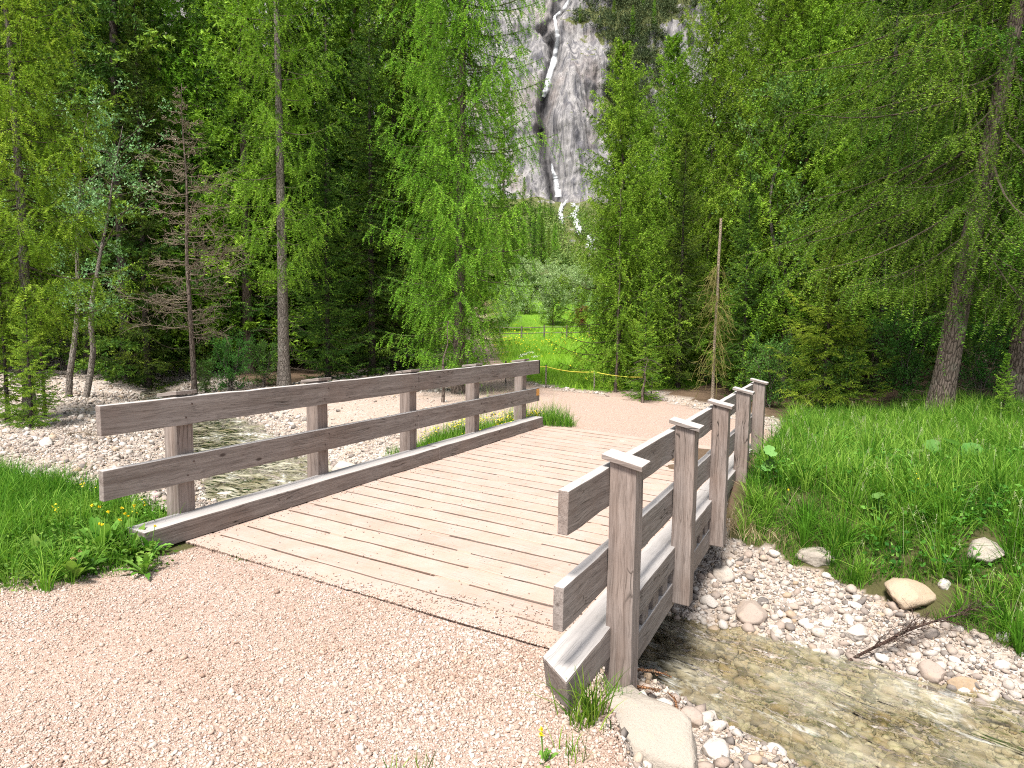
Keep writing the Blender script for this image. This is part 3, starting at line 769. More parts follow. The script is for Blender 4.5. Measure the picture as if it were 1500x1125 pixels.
# rails
H = [(.9219, 1.1492), (.4398, .667)]
YJ = v0 = -.588+2*SP+.03
for side in (0, 1):
    xr = (-DR-TT+.001, -DR) if side == 0 else (W+DR, W+DR+TT-.001)
    ja = YJ if side == 0 else -.5576+2*SP
    for j, (a, b) in enumerate(H):
        ys_ = RL if side == 0 else (-1.27 if j == 0 else -1.31)
        dz = 0 if side == 0 else -.03
        q1 = bput('rail', [beam('rail', *xr, ys_, ja-.002, a+dz, b+dz, None, None, bev=.005, cuts=24, seed=100+j+side*7, wob=.0035)], M['wood_y'])
        q2 = bput('rail', [beam('rail', *xr, ja+.002, VEND, a+dz, b+dz+.004, None, None, bev=.005, cuts=18, seed=110+j+side*7, wob=.003)], M['wood_y'])
        if side == 0:
            q1.data.materials[0] = M['wood_y']
            if j == 0: bput('end_paint', [beam('e', xr[0]-.001, xr[1]+.003, VEND-.035, VEND+.003, a-.002, b+.007, None, None, bev=.003)], M['black'], q2)
            else: tg = bput('marker_tag', [beam('e', xr[1]+.0035, xr[1]+.009, VEND-.13, VEND-.02, a+.10, b-.012, None, None, bev=.002)], M['orange'], q2); tg['label'] = 'small orange tag on the far end of the lower rail'
        for i in range(5):                                     # nail heads where the rail meets a post
            yc = (-.588 if side == 0 else -.5576)+i*SP; xf = xr[1] if side == 0 else xr[0]; sg = 1 if side == 0 else -1
            for dy, zz in ((-.03, a+dz+.06), (.03, b+dz-.06)):
                x0_, x1_ = sorted((xf+sg*.0005, xf+sg*.005)); bput('nail_head', [beam('n', x0_, x1_, yc+dy-.007, yc+dy+.007, zz-.007, zz+.007, None, None, bev=.002, wob=0)], M['iron'], q1 if yc < ja else q2)

# ------------------------------------------------------------------ grass
def blades(acc, P, h, w, r, bend=.5, A=None, tilt=.25, az=None):
    n = len(P); a = r.uniform(0, 2*np.pi, n) if az is None else az; d = np.stack([np.cos(a), np.sin(a), np.zeros(n)], -1)
    b = r.uniform(0, 2*np.pi, n); s = np.stack([np.cos(b), np.sin(b), np.zeros(n)], -1)*(w*r.uniform(.6, 1.2, n)/2)[:, None]
    bn = (r.uniform(.1, 1., n)*bend)[:, None]; tl = r.normal(0, tilt, n)[:, None]
    up = np.array([0, 0, 1.]); h = h[:, None]
    def pt(t): return P+up*h*(t-.42*bn*t*t)+d*h*(bn*t*t*.8+tl*t*.6)
    p0, p1, p2, p3 = pt(0), pt(.4), pt(.75), pt(1.)
    V = np.stack([p0-s, p0+s, p1-s*.95, p1+s*.95, p2-s*.6, p2+s*.6, p3], 1)
    i = np.arange(n)[:, None]*7
    A = r.uniform(0, 1, n) if A is None else A
    acc.add(V.reshape(-1, 3), T=(i+np.array([[0, 1, 3, 0, 3, 2, 2, 3, 5, 2, 5, 4, 4, 5, 6]])).reshape(-1, 3), A=np.repeat(A, 7))
def field(n, x0, x1, y0, y1, r, cond, mg=80):
    x = r.uniform(x0, x1, n); y = r.uniform(y0, y1, n); k = cond(x, y); x, y = x[k], y[k]; z = ground(x, y); ok, _ = vis(x, y, z-.0, mg); return np.stack([x, y, z-.01], -1)[ok]

def _gp0(px, py):
    d = ray(px, py); t = .5
    while CZ+d[2]*t > gz(CX+d[0]*t, CY+d[1]*t) and t < 60: t += .02
    return CX+d[0]*t, CY+d[1]*t
CLEAR = [(*_gp0(1330, 885), .26), (*_gp0(1300, 880), .22), (*_gp0(1360, 885), .22), (*_gp0(1195, 830), .13), (*_gp0(1445, 815), .17), (*_gp0(1430, 822), .12)]
# tall grass of the right bank
r = np.random.default_rng(21); acc = Acc()
def rb(x, y):
    s = stream_d(x, y); n_ = fbm(x*1.3, y*1.3, 0, 4, 31); D, L = depthL(x, y)
    bare = np.zeros(x.shape, bool)
    for qx, qy, qr in CLEAR: bare |= np.hypot(x-qx, y-qy) < qr
    return (x > 3.62) & (s+n_*.5 > hwidth(x)+gedge(x)) & (D < 16.5) & ~bare & (x-3.65 > -.0+.08*fbm(y*2, y*0, 0, 2, 4))
P = field(125000, 3.7, 16, 1.2, 13, r, rb)
cl = fbm(P[:, 0]*1.6, P[:, 1]*1.6, 0, 3, 51); s_ = stream_d(P[:, 0], P[:, 1])-hwidth(P[:, 0])-gedge(P[:, 0])
keep = r.uniform(0, 1, len(P)) < .75+.6*cl+.2*np.clip(s_, 0, 1); P = P[keep]; cl = cl[keep]; s_ = s_[keep]
h = r.uniform(.16, .40, len(P))*(1+.6*cl)*np.clip(.6+.6*s_, .5, 1.2)
blades(acc, P, h*1.15, .0085, r, 1.1, np.clip(.45+.5*cl+r.normal(0, .3, len(P)), 0, 1), .45)
C = field(1500, 3.75, 12, 1.3, 10, r, rb); nb_ = 34; a_ = r.uniform(0, 2*np.pi, len(C)*nb_); ch = np.repeat(r.uniform(.32, .66, len(C)), nb_)
blades(acc, np.repeat(C, nb_, 0)+np.stack([np.cos(a_), np.sin(a_), a_*0], -1)*r.uniform(0, .05, len(a_))[:, None], ch*r.uniform(.6, 1.1, len(a_)), .0105, r, 1.25, np.repeat(r.uniform(.2, .9, len(C)), nb_)+r.normal(0, .1, len(a_)), .2, a_)
P = field(60000, 3.6, 9, 1.5, 6, r, rb); s_ = stream_d(P[:, 0], P[:, 1])-hwidth(P[:, 0])-gedge(P[:, 0]); P = P[(s_ < 1.3) & (fbm(P[:, 0]*3, P[:, 1]*3, 0, 2, 66) > -.25)]
blades(acc, P, r.uniform(.06, .2, len(P)), .007, r, 1.2, r.uniform(.1, .8, len(P)), .6)
# taller seed stalks
P = field(2600, 3.8, 14, 2.5, 12, r, rb); blades(acc, P, r.uniform(.4, .62, len(P)), .004, r, .35, np.full(len(P), .85), .15)
tag(acc.build('grass', M['grass']), 'tall lush green grass covering the right bank', 'grass', kind='stuff')

def cover(name, P, ls, mat, label, r, hz=.12):
    acc = Acc(); n = 7; Pn = np.repeat(P, n, 0)+r.normal(0, 1, (len(P)*n, 3))*np.array([.035, .035, .0]); Pn[:, 2] += r.uniform(.02, hz, len(Pn))
    d = nrm(r.normal(0, 1, Pn.shape)*np.array([1, 1, .2])); leaves(acc, Pn, d*1.6, ls, ls*.55, np.repeat(np.clip(r.normal(.45, .25, len(P)), 0, 1), n), r)
    return tag(acc.build(name, M[mat]), label, 'weeds', kind='stuff')
P = field(9000, 3.7, 14, 1.2, 12, r, rb); P = P[stream_d(P[:, 0], P[:, 1])-hwidth(P[:, 0])-gedge(P[:, 0]) > .3]; P = P[fbm(P[:, 0]*1.1, P[:, 1]*1.1, 0, 3, 81) > .02]
cover('broadleaf_weeds', P, .07, 'weed', 'low broad-leaved weeds growing among the tall grass of the right bank', r, .28)
acc = Acc(); P = field(3600, 3.65, 13, 1.3, 11, r, rb); blades(acc, P, r.uniform(.12, .5, len(P)), .0045, r, 1.2, r.uniform(.2, 1, len(P)), .6)
tag(acc.build('dry_stalks', M['drygrass']), 'dry bent stalks scattered through the tall grass of the right bank', 'grass', kind='stuff')
acc = Acc(); P = field(420, 3.9, 12, 2., 10, r, rb); hh = r.uniform(.38, .62, len(P)); t_ = np.linspace(0, 1, 5); az = r.uniform(0, 6.28, len(P)); o_ = np.stack([np.cos(az), np.sin(az), az*0], -1)
C_ = P[:, None]+o_[:, None]*(.25*hh[:, None]*t_**2)[..., None]; C_[..., 2] += hh[:, None]*t_; tubes(acc, C_, np.full((len(P), 5), .0015), 3, .8); nn_ = 16; k_ = np.repeat(np.arange(len(P)), nn_); leaves(acc, C_[k_, -1]-np.array([0, 0, 1])*r.uniform(0, .09, len(k_))[:, None], np.tile([0, 0, 1.], (len(k_), 1)), .022, .007, np.full(len(k_), .8), r)
tag(acc.build('seed_heads', M['seedgrass']), 'flowering grass seed heads standing above the right bank', 'grass', kind='stuff')
# meadow
acc = Acc()
mc = lambda x, y: inpoly(x, y, MEADOW)
P = field(230000, -34, 22, 9, 58, r, mc); D, L = depthL(P[:, 0], P[:, 1])
keep = r.uniform(0, 1, len(P)) < np.clip(30/D, 0, 1)**1.; P, D = P[keep], D[keep]
cl = fbm(P[:, 0]*.6, P[:, 1]*.6, 0, 3, 8)
h = r.uniform(.15, .32, len(P)); blades(acc, P, h, .016, r, .7, np.clip(.55+.4*cl+r.normal(0, .2, len(P)), 0, 1), .5)
tag(acc.build('meadow_grass', M['meadow']), 'bright green meadow grass beyond the bridge', 'meadow', kind='stuff')
def dots(acc, P, sz, r):
    """little five petal flower heads"""
    n = len(P); a = r.uniform(0, 6.28, n)
    t = np.stack([r.normal(0, .35, n), r.normal(0, .35, n), np.ones(n)], -1); t = nrm(t)
    u_ = nrm(np.cross(t, np.stack([np.cos(a), np.sin(a), np.zeros(n)], -1))); v_ = np.cross(t, u_)
    an = np.arange(10)*np.pi/5; rr = np.where(np.arange(10) % 2, .5, 1.)
    ring = P[:, None]+sz[:, None, None]*(rr[:, None]*(u_[:, None]*np.cos(an)[:, None]+v_[:, None]*np.sin(an)[:, None])+t[:, None]*.25)
    V = np.concatenate([P[:, None], ring], 1); i = np.arange(n)[:, None, None]*11; k = np.arange(10)
    T = i+np.stack([np.zeros(10, int), k+1, (k+1) % 10+1], -1)[None]
    acc.add(V.reshape(-1, 3), T=T.reshape(-1, 3))
acc = Acc(); P = field(34000, -34, 22, 9, 60, r, mc); D, L = depthL(P[:, 0], P[:, 1])
k = (r.uniform(0, 1, len(P)) < (sstep(26, 40, D)*.9+.04)*(.5+fbm(P[:, 0]*.25, P[:, 1]*.25, 0, 2, 91))); P = P[k]; P[:, 2] += r.uniform(.2, .36, len(P))
dots(acc, P, r.uniform(.028, .045, len(P)), r); tag(acc.build('buttercups', M['yellow']), 'yellow buttercups spread over the far part of the meadow', 'flowers', kind='stuff')

# flower bank behind the left railing
acc = Acc(); fbk = lambda x, y: inpoly(x+fbm(x*2, y*2, 0, 2, 5)*.12, y, FLOWERB) | (np.hypot((x+.02)/.42, (y-6.85)/.42) < 1)
P = field(26000, -3, .6, 3.6, 7.6, r, fbk); end_ = np.hypot(P[:, 0]+.02, P[:, 1]-6.85) < .55
h = r.uniform(.1, .26, len(P))*np.where(end_, 1.5, 1.)*np.clip(1.2+fbm(P[:, 0]*3, P[:, 1]*3, 0, 2, 7), .5, 1.5)
blades(acc, P, h, .007, r, .8, np.clip(.5+r.normal(0, .25, len(P)), 0, 1))
# thin dry-tipped stalks standing up between the rails
P = field(240, -2.2, -.2, 5., 7.6, r, lambda x, y: x < 9); blades(acc, P, r.uniform(.4, .7, len(P)), .004, r, .4, np.full(len(P), .95), .15)
tag(acc.build('bank_grass', M['grass']), 'grass tufts and stalks on the bank behind the left railing', 'grass', kind='stuff')
acc = Acc(); P = field(4200, -2.6, -.15, 3.8, 6.9, r, fbk)
k = fbm(P[:, 0]*2.1, P[:, 1]*2.1, 0, 2, 3) > .0; P = P[k]; P[:, 2] += r.uniform(.12, .26, len(P)); dots(acc, P, r.uniform(.012, .02, len(P)), r)
tag(acc.build('yellow_wildflowers', M['yellow']), 'clusters of small yellow wildflowers behind the left railing', 'flowers', kind='stuff')

# grass patch front left
acc = Acc()
lp0 = lambda x, y: (x > -2.6) & (x < .12) & (y < -.7) & (y > -1.9-.5*(x < -.4)) & ~((x > -.21) & (y > -1.12))
C = field(190, -2.6, .2, -2.4, -.7, r, lp0); nb_ = 26; a_ = r.uniform(0, 2*np.pi, len(C)*nb_); ch = np.repeat(r.uniform(.2, .42, len(C)), nb_)
blades(acc, np.repeat(C, nb_, 0)+np.stack([np.cos(a_), np.sin(a_), a_*0], -1)*r.uniform(0, .04, len(a_))[:, None], ch*r.uniform(.6, 1.1, len(a_)), .006, r, 1.1, np.repeat(r.uniform(.3, .95, len(C)), nb_)+r.normal(0, .1, len(a_)), .2, a_)
lp = lambda x, y: (x < .32-.0) & (y < -.4) & (y > np.interp(x, [-4, -1.6, -.5, -.03, .12, .35], [-3.6, -2.9, -2.2, -1.95, -1.5, -1.12])+.12*fbm(x*3, y*3, 0, 2, 15)) & ~((x > -.21) & (y > -1.1))
P = field(60000, -3.6, .4, -3.3, -.4, r, lp); cl = fbm(P[:, 0]*2, P[:, 1]*2, 0, 3, 19)
edge = np.interp(P[:, 0], [-3.6, -1., -.3, .3], [1, 1., .6, .35])
nearf = np.clip((P[:, 1]-np.interp(P[:, 0], [-4, -1.6, -.5, -.03, .3], [-3.6, -2.9, -2.2, -1.95, -1.2]))/.5, .25, 1)
h = r.uniform(.10, .30, len(P))*(1+.5*cl)*edge*nearf*(1+.55*sstep(-.9, -2.2, P[:, 0]))
blades(acc, P, h, .0055, r, 1., np.clip(.42+.4*cl+r.normal(0, .2, len(P)), 0, 1), .35)
tag(acc.build('verge_grass', M['grass']), 'green grass of the verge at the front left of the bridge', 'grass', kind='stuff')


P = field(3400, -3.6, .38, -3.3, -.4, r, lp); P = P[(P[:, 0] > -1.6) | (fbm(P[:, 0]*2, P[:, 1]*2, 0, 2, 6) > 0)]
cover('verge_weeds', P, .042, 'weed', 'small leafy weeds and clover at the front left of the bridge', r, .17)

# ------------------------------------------------------------------ small plants
def leafblade(acc, base, az, el, L, Wd, r, lob=0., A=.5, droop=.8, seg=9):
    """one arching leaf with optional lobes"""
    t = np.linspace(0, 1, seg); d = np.array([math.cos(az), math.sin(az), 0]); s = np.array([-d[1], d[0], 0]); up = np.array([0, 0, 1.])
    c = base+np.outer(t*L*math.cos(el), d)+np.outer(L*(math.sin(el)*t-droop*.5*t*t), up)
    w = Wd*np.sin(np.pi*np.clip(t*.93+.05, 0, 1))**.8*(.35+.65*t**.5)
    if lob: w = w*(1-lob*(np.arange(seg) % 2))
    l_, r_ = c-s*w[:, None]/2+up*(w*.18)[:, None], c+s*w[:, None]/2+up*(w*.18)[:, None]
    V = np.concatenate([l_, c, r_]); i = np.arange(seg-1)
    Q = np.concatenate([np.stack([i, i+1, i+1+seg, i+seg], -1), np.stack([i+seg, i+1+seg, i+1+2*seg, i+2*seg], -1)])
    acc.add(V, Q=Q, A=A)
def dandelion(loc, r, nleaf=12, L=.2, stems=3, hs=.2, label='', group=None, mat='weed', lob=.45, headr=.013, heads='yellow', name='dandelion'):
    root = tag(empty(name, loc), label, 'plant', group)
    a = Acc()
    for i in range(nleaf):
        leafblade(a, np.zeros(3), r.uniform(0, 6.28), r.uniform(.6, 1.4), L*r.uniform(.6, 1.1), L*.24, r, lob, r.uniform(.25, .95), r.uniform(.4, 1.), 11)
    a.build('leaves', M[mat], root)
    for i in range(stems):
        az = r.uniform(0, 6.28); h = hs*r.uniform(.7, 1.15); t = np.linspace(0, 1, 6); lean = r.uniform(.02, .25)
        c = np.stack([np.cos(az)*lean*h*t**1.5, np.sin(az)*lean*h*t**1.5, h*t], -1)
        a = Acc(); tubes(a, c[None], np.full((1, 6), .0022), 5, .8); so = a.build('stem', M[mat], root, True)
        hd = Acc(); n = 26
        th = r.uniform(0, 6.28, n); ph = r.uniform(.15, 1.35, n)
        dd = np.stack([np.cos(th)*np.sin(ph), np.sin(th)*np.sin(ph), np.cos(ph)], -1)
        leaves(hd, np.repeat(c[-1:], n, 0), dd, headr*1.25, headr*.55, np.full(n, .5), r)
        V, F = IC1*np.array([headr*.4, headr*.4, headr*.5])+c[-1], IF1; hd.add(V, T=F)
        hd.build('flower_head', M[heads], so)
    return root
r = np.random.default_rng(31)
def gp(px, py): p = gpix(px, py); return (p[0], p[1], p[2]-.005)
dandelion(gp(190, 822), r, 22, .36, 3, .44, 'dandelion clump with the tallest yellow flowers beside the left curb end')
dandelion(gp(150, 812), r, 22, .40, 5, .34, 'broad-leaved dandelion left of the tallest dandelion clump', lob=.1)
dandelion(gp(212, 842), r, 18, .26, 2, .07, 'low dandelion rosette with yellow flowers spilling onto the gravel')
dandelion(gp(110, 850), r, 18, .32, 3, .2, 'leafy green weed in the middle of the left verge', lob=.0, heads='seed', name='weed_plant')
dandelion(tuple(atZ(222, 812, .0)), r, 20, .26, 1, .2, 'ragged leafy dandelion hiding the near end of the left curb')
dandelion(tuple(atZ(180, 806, -.02)), r, 20, .34, 2, .3, 'dense dandelion clump at the back of the left curb end', lob=.2)
dandelion(gp(60, 825), r, 16, .34, 0, .1, 'dark green leafy weed in the grass near the left edge', lob=.0, name='weed_plant')
dandelion(gp(795, 1122), r, 10, .13, 2, .17, 'dandelion with a closed bud at the bottom edge beside the curb')
dandelion(gp(1155, 740), r, 8, .16, 1, .2, 'single yellow dandelion flower at the bridge end of the right bank')

def tallweed(loc, h, r, label, flower='yellow', nl=9, group=None, name='wildflower', Ls=.07, fl=14):
    root = tag(empty(name, loc), label, 'plant', group); a = Acc(); t = np.linspace(0, 1, 9); az = r.uniform(0, 6.28)
    c = np.stack([.1*h*np.cos(az)*t**2, .1*h*np.sin(az)*t**2, h*t], -1)
    tubes(a, c[None], np.linspace(.003, .0012, 9)[None], 5, .7); a.build('stem', M['weed'], root, True)
    a = Acc()
    for i in range(nl):
        q = r.uniform(.05, .8); leafblade(a, c[int(q*8)], r.uniform(0, 6.28), r.uniform(.1, .9), Ls*(1.3-q)*r.uniform(.7, 1.3), Ls*.35, r, 0, r.uniform(.3, .9), .9, 7)
    a.build('leaves', M['weed'], root)
    a = Acc(); P = c[-1]+r.normal(0, 1, (fl, 3))*np.array([.014, .014, .022]); dots(a, P, r.uniform(.005, .009, fl), r); a.build('flowers', M[flower], root)
tallweed(gp(118, 800), .50, r, 'tall thin weed with a yellow flower spike at the back of the left verge', nl=12)
tallweed(gp(85, 790), .26, r, 'short thin weed with yellow florets left of the tall flower spike')
tallweed(gp(143, 800), .48, r, 'tall leafy sapling-like weed beside the near end of the lower rail', nl=20, fl=1, Ls=.10)
tallweed(gp(232, 775), .30, r, 'thin weed with pink flowers beside the first left post', 'pink_petal')
tallweed(gp(215, 785), .27, r, 'bushy green weed behind the left curb end', nl=24, fl=6, Ls=.08)
tallweed(gp(195, 790), .25, r, 'leafy weed between the curb end and the lower rail', nl=24, fl=4, Ls=.08)
tallweed(gp(1345, 740), .3, r, 'thin weed with yellow florets among the grass below the pale butterbur leaves')

def tuft(loc, r, n, h, label, mat='grass', w=.006, spread=.04, bend=.9, kind=None, name='grass_tuft'):
    a = Acc(); P = np.stack([r.normal(0, spread, n), r.normal(0, spread, n), np.zeros(n)], -1)
    blades(a, P, r.uniform(.45, 1., n)*h, w, r, bend, None, .45)
    o = a.build(name, M[mat]); o.location = loc
    return tag(o, label, 'grass tuft')
tuft(tuple(atZ(862, 1062, -.2)), r, 130, .36, 'long-bladed grass tuft growing beside the first right post', w=.008, spread=.055)
tuft(tuple(atZ(900, 1040, -.32)), r, 40, .26, 'small grass tuft between the right post and the largest boulder')
tuft(gp(625, 1135), r, 9, .17, 'sparse upright grass blades at the bottom edge, middle of the photo', bend=.2, spread=.02)
tuft(gp(583, 1135), r, 8, .14, 'sparse grass blades with dry tips at the bottom edge left of the upright ones', bend=.3, spread=.02)
tuft(gp(530, 1140), r, 8, .13, 'leftmost dry bending grass stalks at the bottom edge', 'drygrass', w=.003, bend=1.1, spread=.02)
tuft(gp(838, 1118), r, 26, .20, 'grass tuft at the bottom edge below the curb end', spread=.035, bend=.7)
tuft(gp(352, 818), r, 60, .045, 'tiny grass strip growing at the edge of the deck', spread=.05)
tuft(tuple(atZ(1055, 772, -.45)), r, 170, .42, 'dry straw-coloured grass hanging beside the far right posts', 'drygrass', w=.004, bend=1.3, spread=.12)
tuft(tuple(atZ(1110, 790, -.5)), r, 90, .25, 'short brown dry grass at the foot of the grassy bank', 'drygrass', w=.004, bend=1.3, spread=.15)

def butterbur(loc, r, n, R, label):
    root = tag(empty('butterbur_plant', loc), label, 'plant')
    for i in range(n):
        az = r.uniform(0, 6.28); h = r.uniform(.22, .42); q = np.array([math.cos(az), math.sin(az), 0])*R*r.uniform(.3, 1.1)+np.array([0, 0, h])
        a = Acc(); k = 28; rad = R*r.uniform(.45, .7); nv = nrm(np.array([r.normal(0, .35), r.normal(0, .35)-.45, 1.])); u_ = nrm(np.cross(nv, [0, 0, 1.])+1e-3); v_ = np.cross(nv, u_)
        rows = [q[None]]
        for ri in (.35, .7, 1.):
            an = np.arange(k)*2*np.pi/k; notch = 1-.55*np.exp(-((an-np.pi)/.35)**2); fr = 1+.07*np.sin(an*9+i)*ri
            zz = rad*ri*(.18*ri+.07*np.cos(an*7)*ri)
            rows.append(q+rad*ri*(notch*fr)[:, None]*(np.cos(an)[:, None]*u_+np.sin(an)[:, None]*v_)+zz[:, None]*nv)
        V = np.concatenate(rows); T = [(0, 1+j, 1+(j+1) % k) for j in range(k)]; Q = []
        for m_ in range(2):
            o_ = 1+m_*k; Q += [(o_+j, o_+k+j, o_+k+(j+1) % k, o_+(j+1) % k) for j in range(k)]
        a.add(V, T=T, Q=Q, A=r.uniform(.4, 1.)); lf = a.build('leaf', M['butterbur'], root, True)
        a = Acc(); t = np.linspace(0, 1, 6)[:, None]; tubes(a, (q*t*np.array([1, 1, 1])+np.array([0, 0, 0]))[None], np.full((1, 6), .006), 5, .4); a.build('stalk', M['butterbur'], lf, True)
butterbur(gp(1402, 692), r, 3, .22, 'butterbur with the widest pale green leaf, in the grass below the leaning larch')
butterbur(gp(1352, 690), r, 3, .17, 'smaller pale butterbur just left of the widest leaf')
butterbur(gp(1290, 778), r, 2, .12, 'bright green rounded leaf plant low on the grassy bank')
butterbur(gp(1128, 712), r, 4, .12, 'round-leaved plant beside the last right post')

# ------------------------------------------------------------------ debris
def branchy(loc, dirv, L, r, label, name, mat, n2=26, rad=.012, l2=.28, n3=6, cat='branch', droop=.1):
    root = tag(empty(name, loc), label, cat); d = nrm(np.array(dirv, float)); t = np.linspace(0, 1, 14)
    c = np.outer(t*L, d)+np.array([0, 0, 1.])*(.08*L*np.sin(t*3.))[:, None]+np.stack([fbm(t*3, t*0, 0, 2, 5), fbm(t*3, t*0+4, 0, 2, 6), t*0], -1)*.05*L
    a = Acc(); tubes(a, c[None], np.linspace(rad, rad*.3, 14)[None], 6); a.build('stem', M[mat], root, True)
    a = Acc(); side = nrm(np.cross(d, [0, 0, 1.]))
    P0 = []; D0 = []; L0 = []
    for i in range(n2):
        q = r.uniform(.12, 1); p = np.array([np.interp(q, t, c[:, k]) for k in range(3)])
        dd = nrm(d*r.uniform(.6, 1.2)+side*r.normal(0, .6)+np.array([0, 0, r.normal(.12, .35)])); P0.append(p); D0.append(dd); L0.append(l2*r.uniform(.4, 1.2)*(1.1-q*.6))
    P0, D0, L0 = np.array(P0), np.array(D0), np.array(L0); tt = np.linspace(0, 1, 6)
    C2 = P0[:, None]+D0[:, None]*(L0[:, None]*tt)[..., None]; C2[..., 2] -= droop*(L0[:, None]*tt**2); C2 += r.normal(0, .006, C2.shape)
    tubes(a, C2, np.linspace(rad*.3, rad*.1, 6)[None]*np.ones((len(P0), 1)), 4)
    k = n3*len(P0); j = np.repeat(np.arange(len(P0)), n3); q = r.integers(1, 6, k); p = C2[j, q]; dd = nrm(D0[j]+r.normal(0, .55, (k, 3))); l3 = L0[j]*r.uniform(.15, .45, k)
    C3 = p[:, None]+dd[:, None]*(l3[:, None]*np.linspace(0, 1, 4))[..., None]; tubes(a, C3, np.full((k, 4), rad*.09), 3)
    a.build('twigs', M[mat], root)
    return root
pA = gpix(1245, 984); pB = gpix(1495, 905); dv = pB-pA
branchy((pA[0], pA[1], pA[2]+.06), dv+np.array([0, 0, .12]), 1.45, r, 'dead brown branch with fine twigs lying from the water onto the pebble bank', 'fallen_branch', 'dead_dark' if 'dead_dark' in M else 'twig', 60, .014, .34, 8)
pA = atZ(925, 1000, -.45)
for i, (px, py, z, dvec, L, lab) in enumerate([(915, 992, -.50, (1., .1, .02), .30, 'reddish broken stick sticking out from under the first right post'),
        (930, 1018, -.55, (.9, -.1, .1), .16, 'short orange-brown stick below the reddish broken stick'),
        (1003, 1075, -.52, (-.45, .75, .05), .30, 'orange-brown root standing at the water edge by the largest boulder')]):
    q_ = gpix(px, py)
    branchy((q_[0], q_[1], q_[2]+.05), dvec, L, r, lab, 'driftwood_stick', 'root' if 'root' in M else 'dead', 8, .011, .1, 3, 'stick')
branchy(gp(205, 585), (1., .3, .12), 1.6, r, 'long dry branch lying on the gravel under the dead larch', 'fallen_branch', 'dead', 14, .02, .5, 3)
branchy(gp(95, 640), (1., -.1, .1), 1.1, r, 'pile of dry driftwood twigs right of the left larch trunk', 'fallen_branch', 'dead', 30, .015, .4, 5)
branchy(gp(330, 578), (1., .1, .12), 1.5, r, 'bleached bent branch lying in front of the bare-trunk larch', 'fallen_branch', 'dead', 10, .018, .4, 3)

